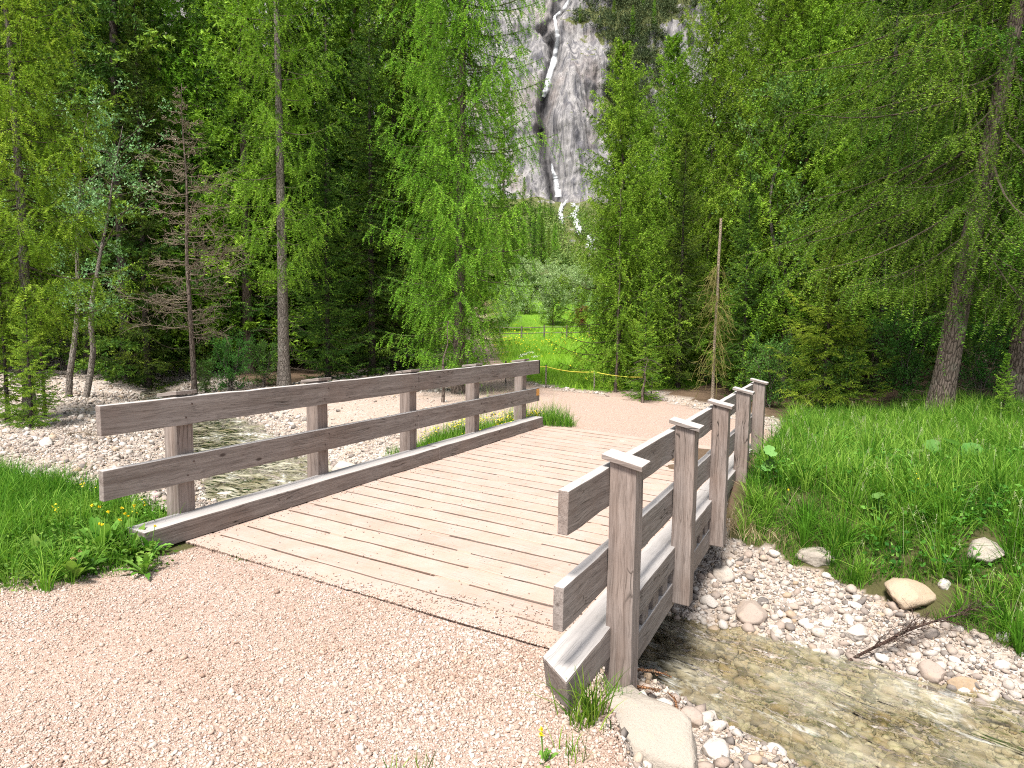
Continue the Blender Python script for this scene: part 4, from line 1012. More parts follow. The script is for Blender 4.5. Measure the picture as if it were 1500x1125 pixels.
# ------------------------------------------------------------------ trees
def tree_wood(a, H, r0, sway, r, n=22, top=.02):
    t = np.linspace(0, 1, n); az = r.uniform(0, 6.28)
    c = np.stack([sway*fbm(t*2.2+az, t*0, 0, 2, 3)*t, sway*fbm(t*2.2+az, t*0+5, 0, 2, 4)*t, H*t], -1)
    rr = np.maximum(top, r0*(1-t)**.85)*(1+.35*np.exp(-t*H/.35)); tubes(a, c[None], rr[None], 12)
    return lambda h: np.stack([np.interp(h/H, t, c[:, k]) for k in range(3)], -1), (lambda h: np.interp(h/H, t, rr))
def conifer(name, seed, H, cb, rmax, nl, r0, kind='larch', n2=14, n3=4, L2=.5, step=.035, k=3, ln=.045, wd=.011, mat='larch', barkm='bark_larch', droop2=.5, e0=(-.15, .7), curv=.1, prof=.8, dead=10, sway=.25, taper=None, lr=.75):
    """larch or spruce: trunk, limbs, drooping branchlets, needle tufts"""
    r = np.random.default_rng(seed); root = empty(name); a = Acc(); cen, rad = tree_wood(a, H, r0, sway, r); a.build('trunk', M[barkm], root, True)
    wa = Acc(); na = Acc()
    u = np.sort(r.uniform(0, 1, nl)); u = (np.arange(nl)+u*0+r.uniform(-.5, .5, nl))/nl; u = np.clip(u, .002, .985)
    h = cb+(H-cb)*u**.92; az = np.arange(nl)*2.39996+r.normal(0, .35, nl)
    pr = (1-u)**prof*np.clip(.55+u*5, 0, 1) if taper is None else taper(u)
    Ll = np.maximum(.12, rmax*pr*np.where(r.uniform(0, 1, nl) < .25, r.uniform(.25, .6, nl), r.uniform(.6, 1.12, nl)))
    e = e0[0]+(e0[1]-e0[0])*u**1.5+r.normal(0, .1, nl)
    out = np.stack([np.cos(az), np.sin(az), np.zeros(nl)], -1); K = 8; t = np.linspace(0, 1, K)
    base = cen(h)
    side = np.stack([-out[:, 1], out[:, 0], out[:, 2]], -1); wob = r.normal(0, .12, nl)
    C1 = base[:, None]+out[:, None]*(Ll[:, None]*t)[..., None]+side[:, None]*((Ll*wob)[:, None]*t**2)[..., None]
    C1[..., 2] += Ll[:, None]*(e[:, None]*t+curv*t**2.2*1.2-.10*np.sin(t*3.1))
    tubes(wa, C1, lr*(.006+.0105*Ll)[:, None]*(1-.85*t)[None], 5)
    # secondary twigs
    j = np.repeat(np.arange(nl), n2); n = len(j)
    q = (np.tile(np.arange(n2), nl)+r.uniform(0, 1, n))/n2; q = .04+.96*q
    def along(C, jj, qq):
        x = qq*(C.shape[1]-1); i0 = np.clip(x.astype(int), 0, C.shape[1]-2); f = (x-i0)[:, None]; return C[jj, i0]*(1-f)+C[jj, i0+1]*f, nrm(C[jj, i0+1]-C[jj, i0])
    p, T = along(C1, j, q); sg = np.where(np.tile(np.arange(n2), nl) % 2, 1., -1.)
    sd = nrm(np.cross(T, [0, 0, 1.]))*sg[:, None]
    D2 = nrm(T*r.uniform(.35, 1., n)[:, None]+sd*r.uniform(.45, 1., n)[:, None]+np.array([0, 0, 1.])*r.normal(-.05 if kind == 'spruce' else -.12, .18, n)[:, None])
    l2 = L2*r.uniform(.5, 1.15, n)*np.clip(Ll[j]/rmax*1.3, .25, 1)*(1.05-.65*q)*(.6+.4*np.minimum(1, q*4))
    K2 = 6; t2 = np.linspace(0, 1, K2)
    C2 = p[:, None]+D2[:, None]*(l2[:, None]*t2)[..., None]; C2[..., 2] -= (droop2*r.uniform(.5, 1.4, n)*l2)[:, None]*t2**1.6
    C2 = np.concatenate([C2], 0)
    tubes(wa, C2, (.0025+.003*l2)[:, None]*(1-.6*t2)[None], 3)
    chains = [(C1, Ll, .08), (C2, l2, 0.)]
    if n3:
        j3 = np.repeat(np.arange(n), n3); m_ = len(j3); q3 = r.uniform(.15, .95, m_); p3, T3 = along(C2, j3, q3)
        s3 = nrm(np.cross(T3, [0, 0, 1.]))*np.where(np.arange(m_) % 2, 1., -1.)[:, None]
        D3 = nrm(T3*r.uniform(.4, 1., m_)[:, None]+s3*r.uniform(.3, .9, m_)[:, None]+np.array([0, 0, -1.])*(1.0 if kind == 'larch' else .08))
        l3 = l2[j3]*r.uniform(.3, .75, m_)*(1.1-q3*.5)
        t3 = np.linspace(0, 1, 4); C3 = p3[:, None]+D3[:, None]*(l3[:, None]*t3)[..., None]
        if kind == 'larch': C3[..., 2] -= (.35*l3)[:, None]*t3**2
        chains.append((C3, l3, 0.))
    limbv = r.normal(0, .13, nl)
    par = [np.arange(nl), j] + ([j[j3]] if n3 else [])
    for (C, Lc, q0), pj in zip(chains, par):
        cnt = np.maximum(1, (Lc*(1-q0)/step)).astype(int); jj = np.repeat(np.arange(len(Lc)), cnt)
        st = np.concatenate([[0], np.cumsum(cnt)[:-1]]); w_ = np.arange(len(jj))-st[jj]
        qq = q0+(1-q0)*(w_+r.uniform(.3, 1., len(jj)))/cnt[jj]; qq = np.clip(qq, 0, .999)
        P_, T_ = along(C, jj, qq)
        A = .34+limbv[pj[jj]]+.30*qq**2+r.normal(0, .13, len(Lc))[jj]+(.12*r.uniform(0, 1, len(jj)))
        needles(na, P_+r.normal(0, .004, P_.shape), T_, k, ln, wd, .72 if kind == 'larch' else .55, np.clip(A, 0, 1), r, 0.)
    # dead lower limbs
    if dead:
        hd = r.uniform(.12, 1, dead)*cb; ad = r.uniform(0, 6.28, dead); Ld = r.uniform(.25, 1., dead)*min(1.4, rmax*.6)
        o_ = np.stack([np.cos(ad), np.sin(ad), np.zeros(dead)], -1); Cd = cen(hd)[:, None]+o_[:, None]*(Ld[:, None]*t)[..., None]; Cd[..., 2] += -.12*Ld[:, None]*t+r.normal(0, .015, (dead, K))
        tubes(wa, Cd, (.004+.006*Ld)[:, None]*(1-.8*t)[None], 4)
        jd = np.repeat(np.arange(dead), 7); pd, Td = along(Cd, jd, r.uniform(.2, 1, len(jd))); Dd = nrm(Td+r.normal(0, .7, pd.shape)); C4 = pd[:, None]+Dd[:, None]*(r.uniform(.1, .35, len(jd))[:, None]*np.linspace(0, 1, 4))[..., None]
        tubes(wa, C4, np.full((len(jd), 4), .003), 3)
    wa.build('branches', M['twig'], root)
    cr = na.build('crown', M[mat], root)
    return root
def placed(proto, used_, x, y, sc, rz, label, group, cat='tree', lean=(0, 0), zo=-.08, mat=None, name=None):
    o = proto if not used_.get(proto.name) else copy_tree(proto)
    used_[proto.name] = True
    o.location = (x, y, gz(x, y)+zo); o.scale = (sc, sc, sc)
    ax = Vector((-RT[1], RT[0], 0))                         # tilt towards the right of the picture
    o.rotation_euler = (Matrix.Rotation(lean[1], 3, ax) @ Matrix.Rotation(rz, 3, 'Z')).to_euler()
    if o.get('group'): del o['group']
    tag(o, label, cat, group)
    return o
US = {}
def P_(px, D): p = atD(px, 500, D); return p[0], p[1]

# --- hero larch behind the left railing
hero = conifer('larch_tree', 41, 18., .9, 2.4, 330, .16, 'larch', 15, 3, .95, .023, 3, .042, .017, 'larch', 'bark_larch', 1.0, (-.12, .6), .06, .3, 4, .2)
placed(hero, US, *P_(672, 17.6), 1, .4, 'big bright green larch with weeping branches standing behind the left railing', None)
# --- bright larch at the left edge
brl = conifer('larch_tree', 42, 13., 1.9, 2.4, 240, .12, 'larch', 13, 3, .9, .022, 3, .042, .016, 'larch_bright', 'bark_grey', .6, (-.05, .6), .12, .45, 14, .3)
placed(brl, US, *P_(38, 14.5), 1, 2.2, 'bright yellow-green larch with a pale slim trunk at the left edge', None)
# --- bare trunk larch
bare = conifer('larch_tree', 43, 18, 3.4, 2.5, 130, .18, 'larch', 13, 3, 1., .024, 3, .045, .018, 'larch', 'bark_grey', .85, (-.1, .5), .1, .45, 30, .18)
placed(bare, US, *P_(415, 20.5), 1, .0, 'larch with a long bare grey-brown trunk behind the left railing', None)
# --- young pointed larches
yng = conifer('larch_tree', 44, 10.5, .5, 2.35, 240, .085, 'larch', 13, 3, .85, .028, 3, .05, .021, 'larch', 'bark_larch', .6, (-.05, .8), .1, .6, 6, .15)
yng2 = conifer('larch_tree', 45, 15., .8, 2.8, 250, .11, 'larch', 13, 3, 1., .032, 3, .055, .024, 'larch', 'bark_larch', .8, (-.1, .7), .1, .45, 8, .25)
# --- big drooping larch at the right
rgt = conifer('larch_tree', 46, 17, 3.0, 4.3, 190, .22, 'larch', 20, 4, 1.15, .026, 3, .042, .016, 'larch_dark', 'bark_larch', .85, (-.5, .2), -.04, .25, 16, .3, lr=.55)
# --- spruces
spa = conifer('spruce_tree', 47, 20, .8, 2.9, 230, .18, 'spruce', 14, 4, .95, .045, 3, .06, .026, 'spruce', 'bark_dark', .3, (-.45, .5), .25, .5, 6, .15)
spb = conifer('spruce_tree', 48, 15, .3, 2.5, 200, .14, 'spruce', 14, 4, .85, .045, 3, .06, .026, 'spruce', 'bark_dark', .25, (-.3, .6), .22, .65, 0, .1)
sps = conifer('spruce_tree', 49, 4.6, .12, 1.35, 90, .06, 'spruce', 13, 5, .5, .03, 4, .035, .015, 'spruce_light', 'bark_dark', .2, (-.1, .7), .12, .9, 0, .05)
spm = conifer('spruce_tree', 50, 6.2, .15, 2.3, 130, .09, 'spruce', 16, 5, .8, .034, 4, .045, .018, 'spruce_light', 'bark_dark', .3, (-.2, .6), .18, .8, 0, .06)
# far, coarse ones
far_l = conifer('larch_tree', 51, 20, 1., 2.9, 120, .16, 'larch', 12, 3, 1., .07, 3, .13, .055, 'larch', 'bark_larch', .7, (-.1, .6), .1, .5, 0, .2)
far_s = conifer('spruce_tree', 52, 21, .5, 3., 130, .18, 'spruce', 12, 3, 1.05, .075, 3, .13, .06, 'spruce', 'bark_dark', .3, (-.35, .5), .2, .6, 0, .1)

# right side larch, leaning
x, y = P_(1380, 12.9)
placed(rgt, US, x, y, 1., 3.3, 'large leaning larch with rough reddish bark standing in the grass at the right', None, lean=(0, .125))
x, y = P_(1492, 13.6)
placed(rgt, US, x, y, 1.08, 1.2, 'thick-trunked larch cut by the right edge of the photo', None, lean=(0, .07))

# dead larch
def dead_tree(x, y):
    r = np.random.default_rng(60); root = empty('dead_larch'); a = Acc(); cen, rad = tree_wood(a, 9.2, .085, .22, r, top=.008)
    c2 = np.stack([np.linspace(.0, -.14, 12), np.linspace(0, .1, 12), np.linspace(1.7, 5.2, 12)], -1)+np.array([.0, 0, 0]); c2[:, :2] += cen(c2[:, 2])[:, :2]; tubes(a, c2[None], np.linspace(.05, .02, 12)[None], 8)
    a.build('trunk', M['bark_larch'], root, True)
    wa = Acc(); nl = 90; h = 2.1+7*(np.arange(nl)/nl)**1.; az = r.uniform(0, 6.28, nl); u = (h-2.1)/7.1; L = 1.9*(1-u)**.8*r.uniform(.4, 1.1, nl)*np.clip(.7+u*3, 0, 1)+.12
    out = np.stack([np.cos(az), np.sin(az), np.zeros(nl)], -1); t = np.linspace(0, 1, 8); C = cen(h)[:, None]+out[:, None]*(L[:, None]*t)[..., None]; C[..., 2] += L[:, None]*(-.12*t+.22*t**2)+r.normal(0, .012, (nl, 8))
    tubes(wa, C, (.005+.006*L)[:, None]*(1-.8*t), 4)
    j = np.repeat(np.arange(nl), 15); q = r.integers(1, 8, len(j)); D = nrm(out[j]+r.normal(0, .6, (len(j), 3))+np.array([0, 0, .15])); l2 = L[j]*r.uniform(.12, .4, len(j)); C2 = C[j, q][:, None]+D[:, None]*(l2[:, None]*np.linspace(0, 1, 5))[..., None]+r.normal(0, .006, (len(j), 5, 3))
    tubes(wa, C2, np.full((len(j), 5), .006), 3)
    j3 = np.repeat(np.arange(len(j)), 3); D3 = nrm(D[j3]+r.normal(0, .7, (len(j3), 3))); C3 = C2[j3, r.integers(1, 5, len(j3))][:, None]+D3[:, None]*((l2[j3]*r.uniform(.2, .5, len(j3)))[:, None]*np.linspace(0, 1, 3))[..., None]
    tubes(wa, C3, np.full((len(j3), 3), .0045), 3)
    wa.build('branches', M['dead'], root)
    root.location = (x, y, gz(x, y)-.05); root.rotation_euler = (0, -.02, 0)
    tag(root, 'dead bare brown larch with fine leafless twigs on the gravel at the left', 'tree')
dead_tree(*P_(283, 19.5))

# snag pole with hanging twigs
def snag(x, y):
    r = np.random.default_rng(61); root = empty('dead_snag'); a = Acc(); cen, rad = tree_wood(a, 4.75, .042, .1, r, top=.034); a.build('trunk', M['dead'], root, True)
    wa = Acc(); nl = 70; h = r.uniform(1., 3.6, nl); az = r.uniform(0, 6.28, nl); L = r.uniform(.2, .6, nl); out = np.stack([np.cos(az), np.sin(az), np.zeros(nl)], -1); t = np.linspace(0, 1, 7)
    C = cen(h)[:, None]+out[:, None]*(L[:, None]*t)[..., None]; C[..., 2] -= (L*r.uniform(.8, 2.4, nl))[:, None]*t**1.8; tubes(wa, C, np.full((nl, 7), .006), 3)
    j = np.repeat(np.arange(nl), 8); D = nrm(out[j]*.5+r.normal(0, .5, (len(j), 3))+np.array([0, 0, -.8])); C2 = C[j, r.integers(2, 7, len(j))][:, None]+D[:, None]*(r.uniform(.06, .25, len(j))[:, None]*np.linspace(0, 1, 4))[..., None]; tubes(wa, C2, np.full((len(j), 4), .005), 3)
    wa.build('hanging_twigs', M['drytwig'] if 'drytwig' in M else M['dead'], root)
    root.location = (x, y, gz(x, y)-.05); tag(root, 'broken pale tree stem with hanging ochre twigs behind the right railing', 'dead tree')
snag(*P_(1047, 17.3))

def broadleaf(name, seed, H, R, stems, nb, nleaf, ls, mat, barkm='bark_grey', cb=.3, r0=.05, lean=.25):
    r = np.random.default_rng(seed); root = empty(name); ta = Acc(); wa = Acc(); la = Acc(); t = np.linspace(0, 1, 12)
    tips = []
    for s in range(stems):
        az = r.uniform(0, 6.28); ln = lean*r.uniform(.2, 1)*(stems > 1); hh = H*r.uniform(.8, 1.)
        c = np.stack([np.cos(az)*ln*hh*t**1.3+.06*H*fbm(t*3+s, t*0, 0, 2, s), np.sin(az)*ln*hh*t**1.3+.06*H*fbm(t*3+s, t*0+3, 0, 2, s), hh*t], -1)
        tubes(ta, c[None], (r0*(1-.9*t))[None], 8)
        n = nb; q = cb+(1-cb)*r.uniform(0, 1, n)**.9; b = np.stack([np.interp(q, t, c[:, k]) for k in range(3)], -1)
        az2 = r.uniform(0, 6.28, n); el = r.uniform(.1, 1.1, n); d = np.stack([np.cos(az2)*np.cos(el), np.sin(az2)*np.cos(el), np.sin(el)], -1)
        L = R*r.uniform(.4, 1.05, n)*np.sqrt(np.clip(1-((q-.5)/.62)**2, .05, 1)); t5 = np.linspace(0, 1, 6)
        C = b[:, None]+d[:, None]*(L[:, None]*t5)[..., None]+r.normal(0, .02, (n, 6, 3)); tubes(wa, C, (.004+.008*L)[:, None]*(1-.8*t5), 4)
        j = np.repeat(np.arange(n), 7); D2 = nrm(d[j]+r.normal(0, .75, (len(j), 3))); l2 = L[j]*r.uniform(.2, .5, len(j)); C2 = C[j, r.integers(2, 6, len(j))][:, None]+D2[:, None]*(l2[:, None]*np.linspace(0, 1, 4))[..., None]; tubes(wa, C2, np.full((len(j), 4), .0035), 3)
        m_ = len(j); k = nleaf; jj = np.repeat(np.arange(m_), k); x = r.uniform(.3, 3, len(jj)); i0 = np.clip(x.astype(int), 0, 2); f = (x-i0)[:, None]
        P = C2[jj, i0]*(1-f)+C2[jj, i0+1]*f+r.normal(0, ls*.6, (len(jj), 3)); leaves(la, P, D2[jj]+np.array([0, 0, .3]), ls, ls*.6, np.clip(.45+r.normal(0, .16, m_)[jj]+.0*x, 0, 1), r)
    ta.build('trunk', M[barkm], root, True); wa.build('branches', M['twig'], root); la.build('crown', M[mat], root)
    return root
wb = broadleaf('whitebeam_tree', 71, 8.4, 2., 2, 34, 13, .085, 'leaf', cb=.25, r0=.09)
wl = broadleaf('willow_bush', 72, 4.4, 1.9, 7, 15, 16, .11, 'willow', cb=.02, r0=.03, lean=.5)
bs = broadleaf('leafy_bush', 73, 2.0, .75, 6, 11, 11, .06, 'broad', cb=.1, r0=.018, lean=.35)
rbu = broadleaf('dry_red_bush', 74, 2.2, .7, 5, 10, 12, .1, 'redleaf', cb=.15, r0=.02)
M['leafy'] = foliage('slim_tree_leaves', (.06, .14, .035), (.14, .28, .065), (.27, .42, .13), .3)
bt = broadleaf('leafy_tree', 75, 9., 1.9, 2, 34, 12, .09, 'leafy', cb=.3, r0=.08, lean=.12)
placed(wb, US, *P_(112, 18.5), 1., .5, 'pale-leaved whitebeam behind the bright larch at the left', None)
placed(bt, US, *P_(1150, 19), 1., 1., 'pale-leaved slim tree with dark stems between the larches at the right', None)
placed(bt, US, *P_(1100, 23), 1.05, 2.5, 'pale-leaved tree behind the ochre-twigged broken stem', None)
for i, (px, D, s, lab) in enumerate([(808, 52, 1.15, 'round silvery willow bush at the far edge of the meadow, right of the gap'), (742, 48, .95, 'silvery willow bush left of the round one, beside the hanging larch branches'), (851, 56, 1.2, 'pale willow bush right of the round silvery one'), (880, 50, .7, 'low willow bush near the slim conifers'), (770, 58, 1.25, 'willow bush behind and between the two silvery ones')]):
    placed(wl, US, *P_(px, D), s*.82, i*1.7, lab, 'willow bushes at the far edge of the meadow', 'bush')
placed(rbu, US, *P_(852, 48), .8, 0, 'rust-coloured dry bush at the far edge of the meadow', None, 'bush')
for px, D, s, lab in [(335, 20.3, .9, 'low leafy bush at the foot of the bare-trunk larch, left side'), (385, 20.8, .75, 'low leafy bush just left of the bare trunk'), (300, 21, .6, 'small leafy bush beside the dead larch stem'), (1225, 15.6, .8, 'leafy bush at the back of the tall grass'), (1440, 15.6, .95, 'leafy bush between the two right larch trunks'), (1335, 16.5, 1.1, 'leafy bush left of the leaning larch trunk'), (1130, 17., .9, 'leafy bush beside the last right post of the bridge')]:
    placed(bs, US, *P_(px, D), s, px, lab, 'leafy bushes at the forest edge', 'bush')

# named conifers
for proto, px, D, s, lean, lab in [
    (sps, 40, 13.3, .62, 0, 'small spruce growing around the trunk of the left bright larch'),
    (sps, 5, 14.2, .8, 0, 'small spruce cut by the left edge of the photo'),
    (yng2, 614, 27, 1.25, 0, 'darker larch directly behind the big weeping larch, left side'),
    (spb, 545, 24.5, .95, 0, 'dark spruce between the bare-trunk larch and the weeping larch'),
    (spb, 480, 22.5, .62, 0, 'bushy young spruce right of the bare trunk'),
    (far_l, 500, 30, 1., 0, 'tall larch rising behind the bare-trunk larch'),
    (yng2, 300, 26, 1.2, 0, 'larch rising behind the dead bare larch'),
    (spb, 215, 23.5, .9, 0, 'dark spruce left of the dead bare larch'),
    (spa, 350, 25.5, 1., 0, 'dark spruce between the dead larch and the bare trunk'),
    (spa, 130, 24.5, 1., 0, 'dark spruce behind the whitebeam'),
    (yng2, 190, 29, 1.15, 0, 'larch with light green tips behind the dark spruces at the left'),
    (yng, 905, 19.2, .92, .0, 'slim larch with a light bare stem right of the meadow'),
    (yng, 975, 23.5, 1.10, 0, 'tallest pointed larch top against the cliff'),
    (spb, 935, 20.5, .40, 0, 'small dark spruce at the right edge of the meadow'),
    (sps, 945, 17.2, .62, 0, 'smallest spruce standing alone on the pale gravel verge'),
    (spb, 995, 20.0, .50, 0, 'dark spruce behind the upper rail of the right railing'),
    (yng2, 1032, 22, .86, 0, 'larch behind the broken pale stem'),
    (yng2, 1095, 20.5, .98, .06, 'larch with a dark leaning stem right of the broken pale stem'),
    (yng, 1140, 19.2, 1.15, .08, 'second leaning dark-stemmed larch, behind the yellow-green spruce'),
    (spm, 1212, 15.6, .72, 0, 'yellow-green bushy spruce at the edge of the tall grass'),
    (spb, 1090, 18.6, .42, 0, 'dark small spruce left of the yellow-green bushy spruce'),
    (spb, 1285, 19.5, .95, 0, 'dark spruce behind the yellow-green bushy spruce'),
    (spa, 1400, 21., .9, 0, 'dark spruce filling the gap behind the leaning larch'),
    (spb, 1500, 18., .9, 0, 'dark spruce at the right edge behind the thick trunk'),
    (sps, 1478, 11.2, .30, 0, 'tiny spruce in the grass at the right edge'),
    (yng2, 1060, 26, 1.0, 0, 'larch behind the broken pale stem whose tip stands against the rock'),
    (yng2, 1125, 27, 1.15, 0, 'tall larch covering the right side of the cliff'),
    (yng2, 1165, 22.5, 1.1, 0, 'tall larch behind the pale-leaved slim tree'),
    (yng, 1000, 26, 1.0, 0, 'slim pointed larch between the tallest top and the broken stem'),
    (yng, 935, 24, .85, 0, 'lower pointed larch left of the tallest top'),
    (yng2, 1210, 24, 1.2, 0, 'larch rising above the yellow-green bushy spruce')]:
    placed(proto, US, *P_(px, D), s, px*.7, lab, None, lean=(0, lean))
for px, D, s, lab in [(703, 58, .46, 'light green larch on the slope left of the waterfall, behind the weeping larch'), (735, 66, .50, 'light green larch on the slope, directly left of the cascades'), (764, 60, .40, 'small light green larch above the willow bushes'), (792, 74, .40, 'slender green larch just below the foot of the cliff'), (898, 62, .42, 'light green larch right of the cascades, behind the slim larches'), (880, 72, .36, 'smaller green larch right of the lowest cascade')]:
    placed(far_l, US, *P_(px, D), s, px, lab, None)
placed(far_s, US, *P_(826, 66), .22, 2., 'dark spruce above the round silvery willow', None)
# hanging twig pole companions: slim bare stems
def slim(px, D, h, lab, lean=0.):
    r = np.random.default_rng(int(px)); root = empty('bare_sapling'); a = Acc(); cen, rad = tree_wood(a, h, .035, .25, r, top=.008); a.build('trunk', M['bark_larch'], root, True)
    wa = Acc(); nl = 26; hh = r.uniform(.25, 1, nl)*h; az = r.uniform(0, 6.28, nl); L = r.uniform(.15, .6, nl); out = np.stack([np.cos(az), np.sin(az), np.zeros(nl)], -1); t = np.linspace(0, 1, 5)
    C = cen(hh)[:, None]+out[:, None]*(L[:, None]*t)[..., None]; C[..., 2] -= (L*.3)[:, None]*t**2; tubes(wa, C, np.full((nl, 5), .005), 3); wa.build('branches', M['twig'], root)
    x, y = P_(px, D); root.location = (x, y, gz(x, y)-.05); root.rotation_euler = (0, lean, 0); tag(root, lab, 'sapling')
slim(649, 15.2, 1.9, 'thin bare sapling left of the weeping larch trunk')
slim(60, 14.9, 3.9, 'thin second bare stem beside the left bright larch trunk', .03)
slim(944, 16.6, 1.2, 'thin bare sapling on the pale gravel verge')
slim(903, 18.4, 5.5, 'tall pale bare stem at the right edge of the meadow', .01)

# forest behind
r = np.random.default_rng(81); placed_xy = []
def corridor(px, D):      # view gap towards the waterfall
    return 690 < px < 905 and D < 88
cands = []
n_f = 0
for D0, D1, nn, pr_ in [(24, 34, 75, None), (34, 52, 95, None), (52, 90, 80, None)]:
    c = 0; tr = 0
    while c < nn and tr < 4000:
        tr += 1
        D = r.uniform(D0, D1); px = r.uniform(-120, 1620)
        if 670 < px < 900 and D < 62: continue
        if 590 < px < 760 and D < 44: continue
        if 900 < px < 1090 and D < 50 and r.uniform() < .75: continue
        if 760 < px < 900: continue
        x, y = P_(px, D)
        if any((x-a)**2+(y-b)**2 < (1.9+.02*D)**2 for a, b in placed_xy): continue
        placed_xy.append((x, y)); c += 1
        lar = r.uniform() < .42
        pr_ = far_l if lar else far_s
        s = r.uniform(.75, 1.15)*(1. if not (760 < px < 1140) else (.36 if D > 55 else .5))
        if 790 < px < 880 and D > 60: s *= .55
        if D < 34 and not (800 < px < 1120): s *= 1.12
        side_ = 'left' if px < 620 else ('right' if px > 1000 else 'middle')
        lab = {'left': 'forest behind the left railing and gravel plain', 'right': 'forest behind the tall grass on the right', 'middle': 'slope below the waterfall'}[side_]
        placed(pr_, US, x, y, s, r.uniform(0, 6.28), ('green larch in the ' if lar else 'dark spruce in the ')+lab, ('larches in the ' if lar else 'spruces in the ')+lab)

# ------------------------------------------------------------------ cliff
D0c, LEANC = 118., .42
WF = [(830, -40), (826, 0), (812, 22), (800, 40), (816, 62), (816, 85), (810, 110), (804, 140), (800, 165), (800, 190), (804, 215), (806, 238), (811, 262), (816, 288)]
def cliff_D(px, h): return D0c+LEANC*h
def cl_point(px, py, off=0.):
    d = ray(px, py); fh = d[:2]@FW; t = (D0c-LEANC*(-CZ)+off)/(fh-LEANC*d[2]); p = CAMP+d*t; return p
def cliff():
    wx = np.array([(lambda p: ((p[:2]-CAMP[:2])@RT, p[2]))(cl_point(a, b)) for a, b in WF]); o = np.argsort(wx[:, 1]); wl_, wh_ = wx[o, 0], wx[o, 1]
    Ls = np.concatenate([np.arange(-150, -22, 1.6), np.arange(-22, 58, .28), np.arange(58, 150, 1.6)]); hs = np.arange(4, 98, .3)
    LL, HH = np.meshgrid(Ls, hs)
    cl = np.interp(HH, wh_, wl_); dl = LL-cl
    base = 3.5*fbm(LL*.035, HH*.03, 0, 4, 7)+2.4*fbm(LL*.13, HH*.02, 0, 4, 8)+1.5*fbm(LL*.42+.1*HH, HH*.045, 0, 4, 9)+.75*fbm(LL*1.3, HH*.16, 0, 4, 10)+.35*fbm(LL*2.6, HH*1.1, 0, 3, 12)
    gully = np.exp(-(dl/1.5)**2)*2.6*sstep(20, 27, HH)+np.exp(-((dl+.9)/1.1)**2)*1.8*sstep(26, 40, HH)*(1-sstep(58, 66, HH))
    bulge = -3.2*np.exp(-((dl-5.5)/4.)**2)*sstep(16, 26, HH)*(1-sstep(52, 62, HH))
    DD = D0c+LEANC*HH+base+gully+bulge
    ledge = fbm(LL*.06, HH*.22, 0, 3, 33); DD = DD+1.2*ledge
    px = LL/DD*FPX+750
    veg = .55*sstep(8.5, 12, dl)*sstep(34, 44, HH+.6*(dl-10))*(1-sstep(20, 26, dl+.0*HH))+.45*sstep(56, 66, HH)*sstep(1.5, 5, dl)+.12*sstep(1.5, 5, -dl)+.35*sstep(22, 16, HH)
    veg = np.where(np.abs(dl) < 1.3, -.3, veg-.02)
    XY = CAMP[:2]+DD[..., None]*FW+LL[..., None]*RT
    V = np.concatenate([XY, HH[..., None]], -1).reshape(-1, 3); i = np.arange(LL.size).reshape(LL.shape)
    Q = np.stack([i[:-1, :-1], i[:-1, 1:], i[1:, 1:], i[1:, :-1]], -1).reshape(-1, 4)
    o = mk('cliff', V, Q, M['rock'], attrs={'veg': veg.ravel(), 'wet_shade': (np.exp(-((dl+.7)/1.0)**2)*sstep(17, 20, HH)*(1-sstep(58, 66, HH))).ravel()}, smooth=False); tag(o, 'grey streaked limestone cliff behind the forest', None, kind='structure')  # mask of the painted gully shade left of the falling water
    return LL, HH, DD, veg
LLc, HHc, DDc, VEG = cliff()
def cliff_surf(L, h):
    i = np.clip(np.searchsorted(LLc[0], L), 0, LLc.shape[1]-1); j = np.clip(((h-4)/.3).astype(int), 0, LLc.shape[0]-1); return DDc[j, i]
def ribbon(name, pts, wd, label, seed=1):
    r = np.random.default_rng(seed); a = Acc(); n = 60
    s = np.linspace(0, len(pts)-1, n); px = np.interp(s, range(len(pts)), [p[0] for p in pts])+fbm(s*1.5, s*0, 0, 2, seed)*1.2; py = np.interp(s, range(len(pts)), [p[1] for p in pts]); wv = np.interp(s, range(len(pts)), wd)
    P = []
    for x_, y_ in zip(px, py):
        p = cl_point(x_, y_); L = (p[:2]-CAMP[:2])@RT; Dd = cliff_surf(np.array([L]), np.array([p[2]]))[0]
        # re-solve so the point keeps its bearing on the real rock face
        d = ray(x_, y_); fh = d[:2]@FW
        for _ in range(6):
            t = (Dd-.5)/fh; p = CAMP+d*t; L = (p[:2]-CAMP[:2])@RT; Dd = cliff_surf(np.array([L]), np.array([p[2]]))[0]
        P.append(np.append(CAMP[:2]+(Dd-.45)*FW+L*RT, p[2]))
    P = np.array(P); rt = np.append(RT, 0); fw = np.append(FW, 0)
    K = 7; w = np.linspace(-1, 1, K); sc = .21/2
    V = P[:, None]+rt*(w[None]*(wv*sc)[:, None]*(1+.35*fbm(s*2.5, s*0, 0, 2, seed+5))[:, None])[..., None]-fw*((1-w**2)*.35)[None, :, None]
    V2 = V+fw*.7; i = np.arange(n*K).reshape(n, K); Q = np.stack([i[:-1, :-1], i[:-1, 1:], i[1:, 1:], i[1:, :-1]], -1).reshape(-1, 4)
    ea = np.broadcast_to(1-np.abs(w), (n, K)).reshape(-1); a.add(V.reshape(-1, 3), Q=Q, A=ea); a.add(V2.reshape(-1, 3), Q=Q[:, ::-1], A=ea)
    return tag(a.build(name, M['fall'], None, True), label, None, kind='structure')
ribbon('waterfall', [(838, -6), (824, 14), (812, 24), (814, 36), (819, 55), (814, 78), (808, 100), (802, 122), (796, 142)], [3, 4, 3, 4, 6, 7, 8, 9, 5], 'upper white waterfall in the cliff gully')
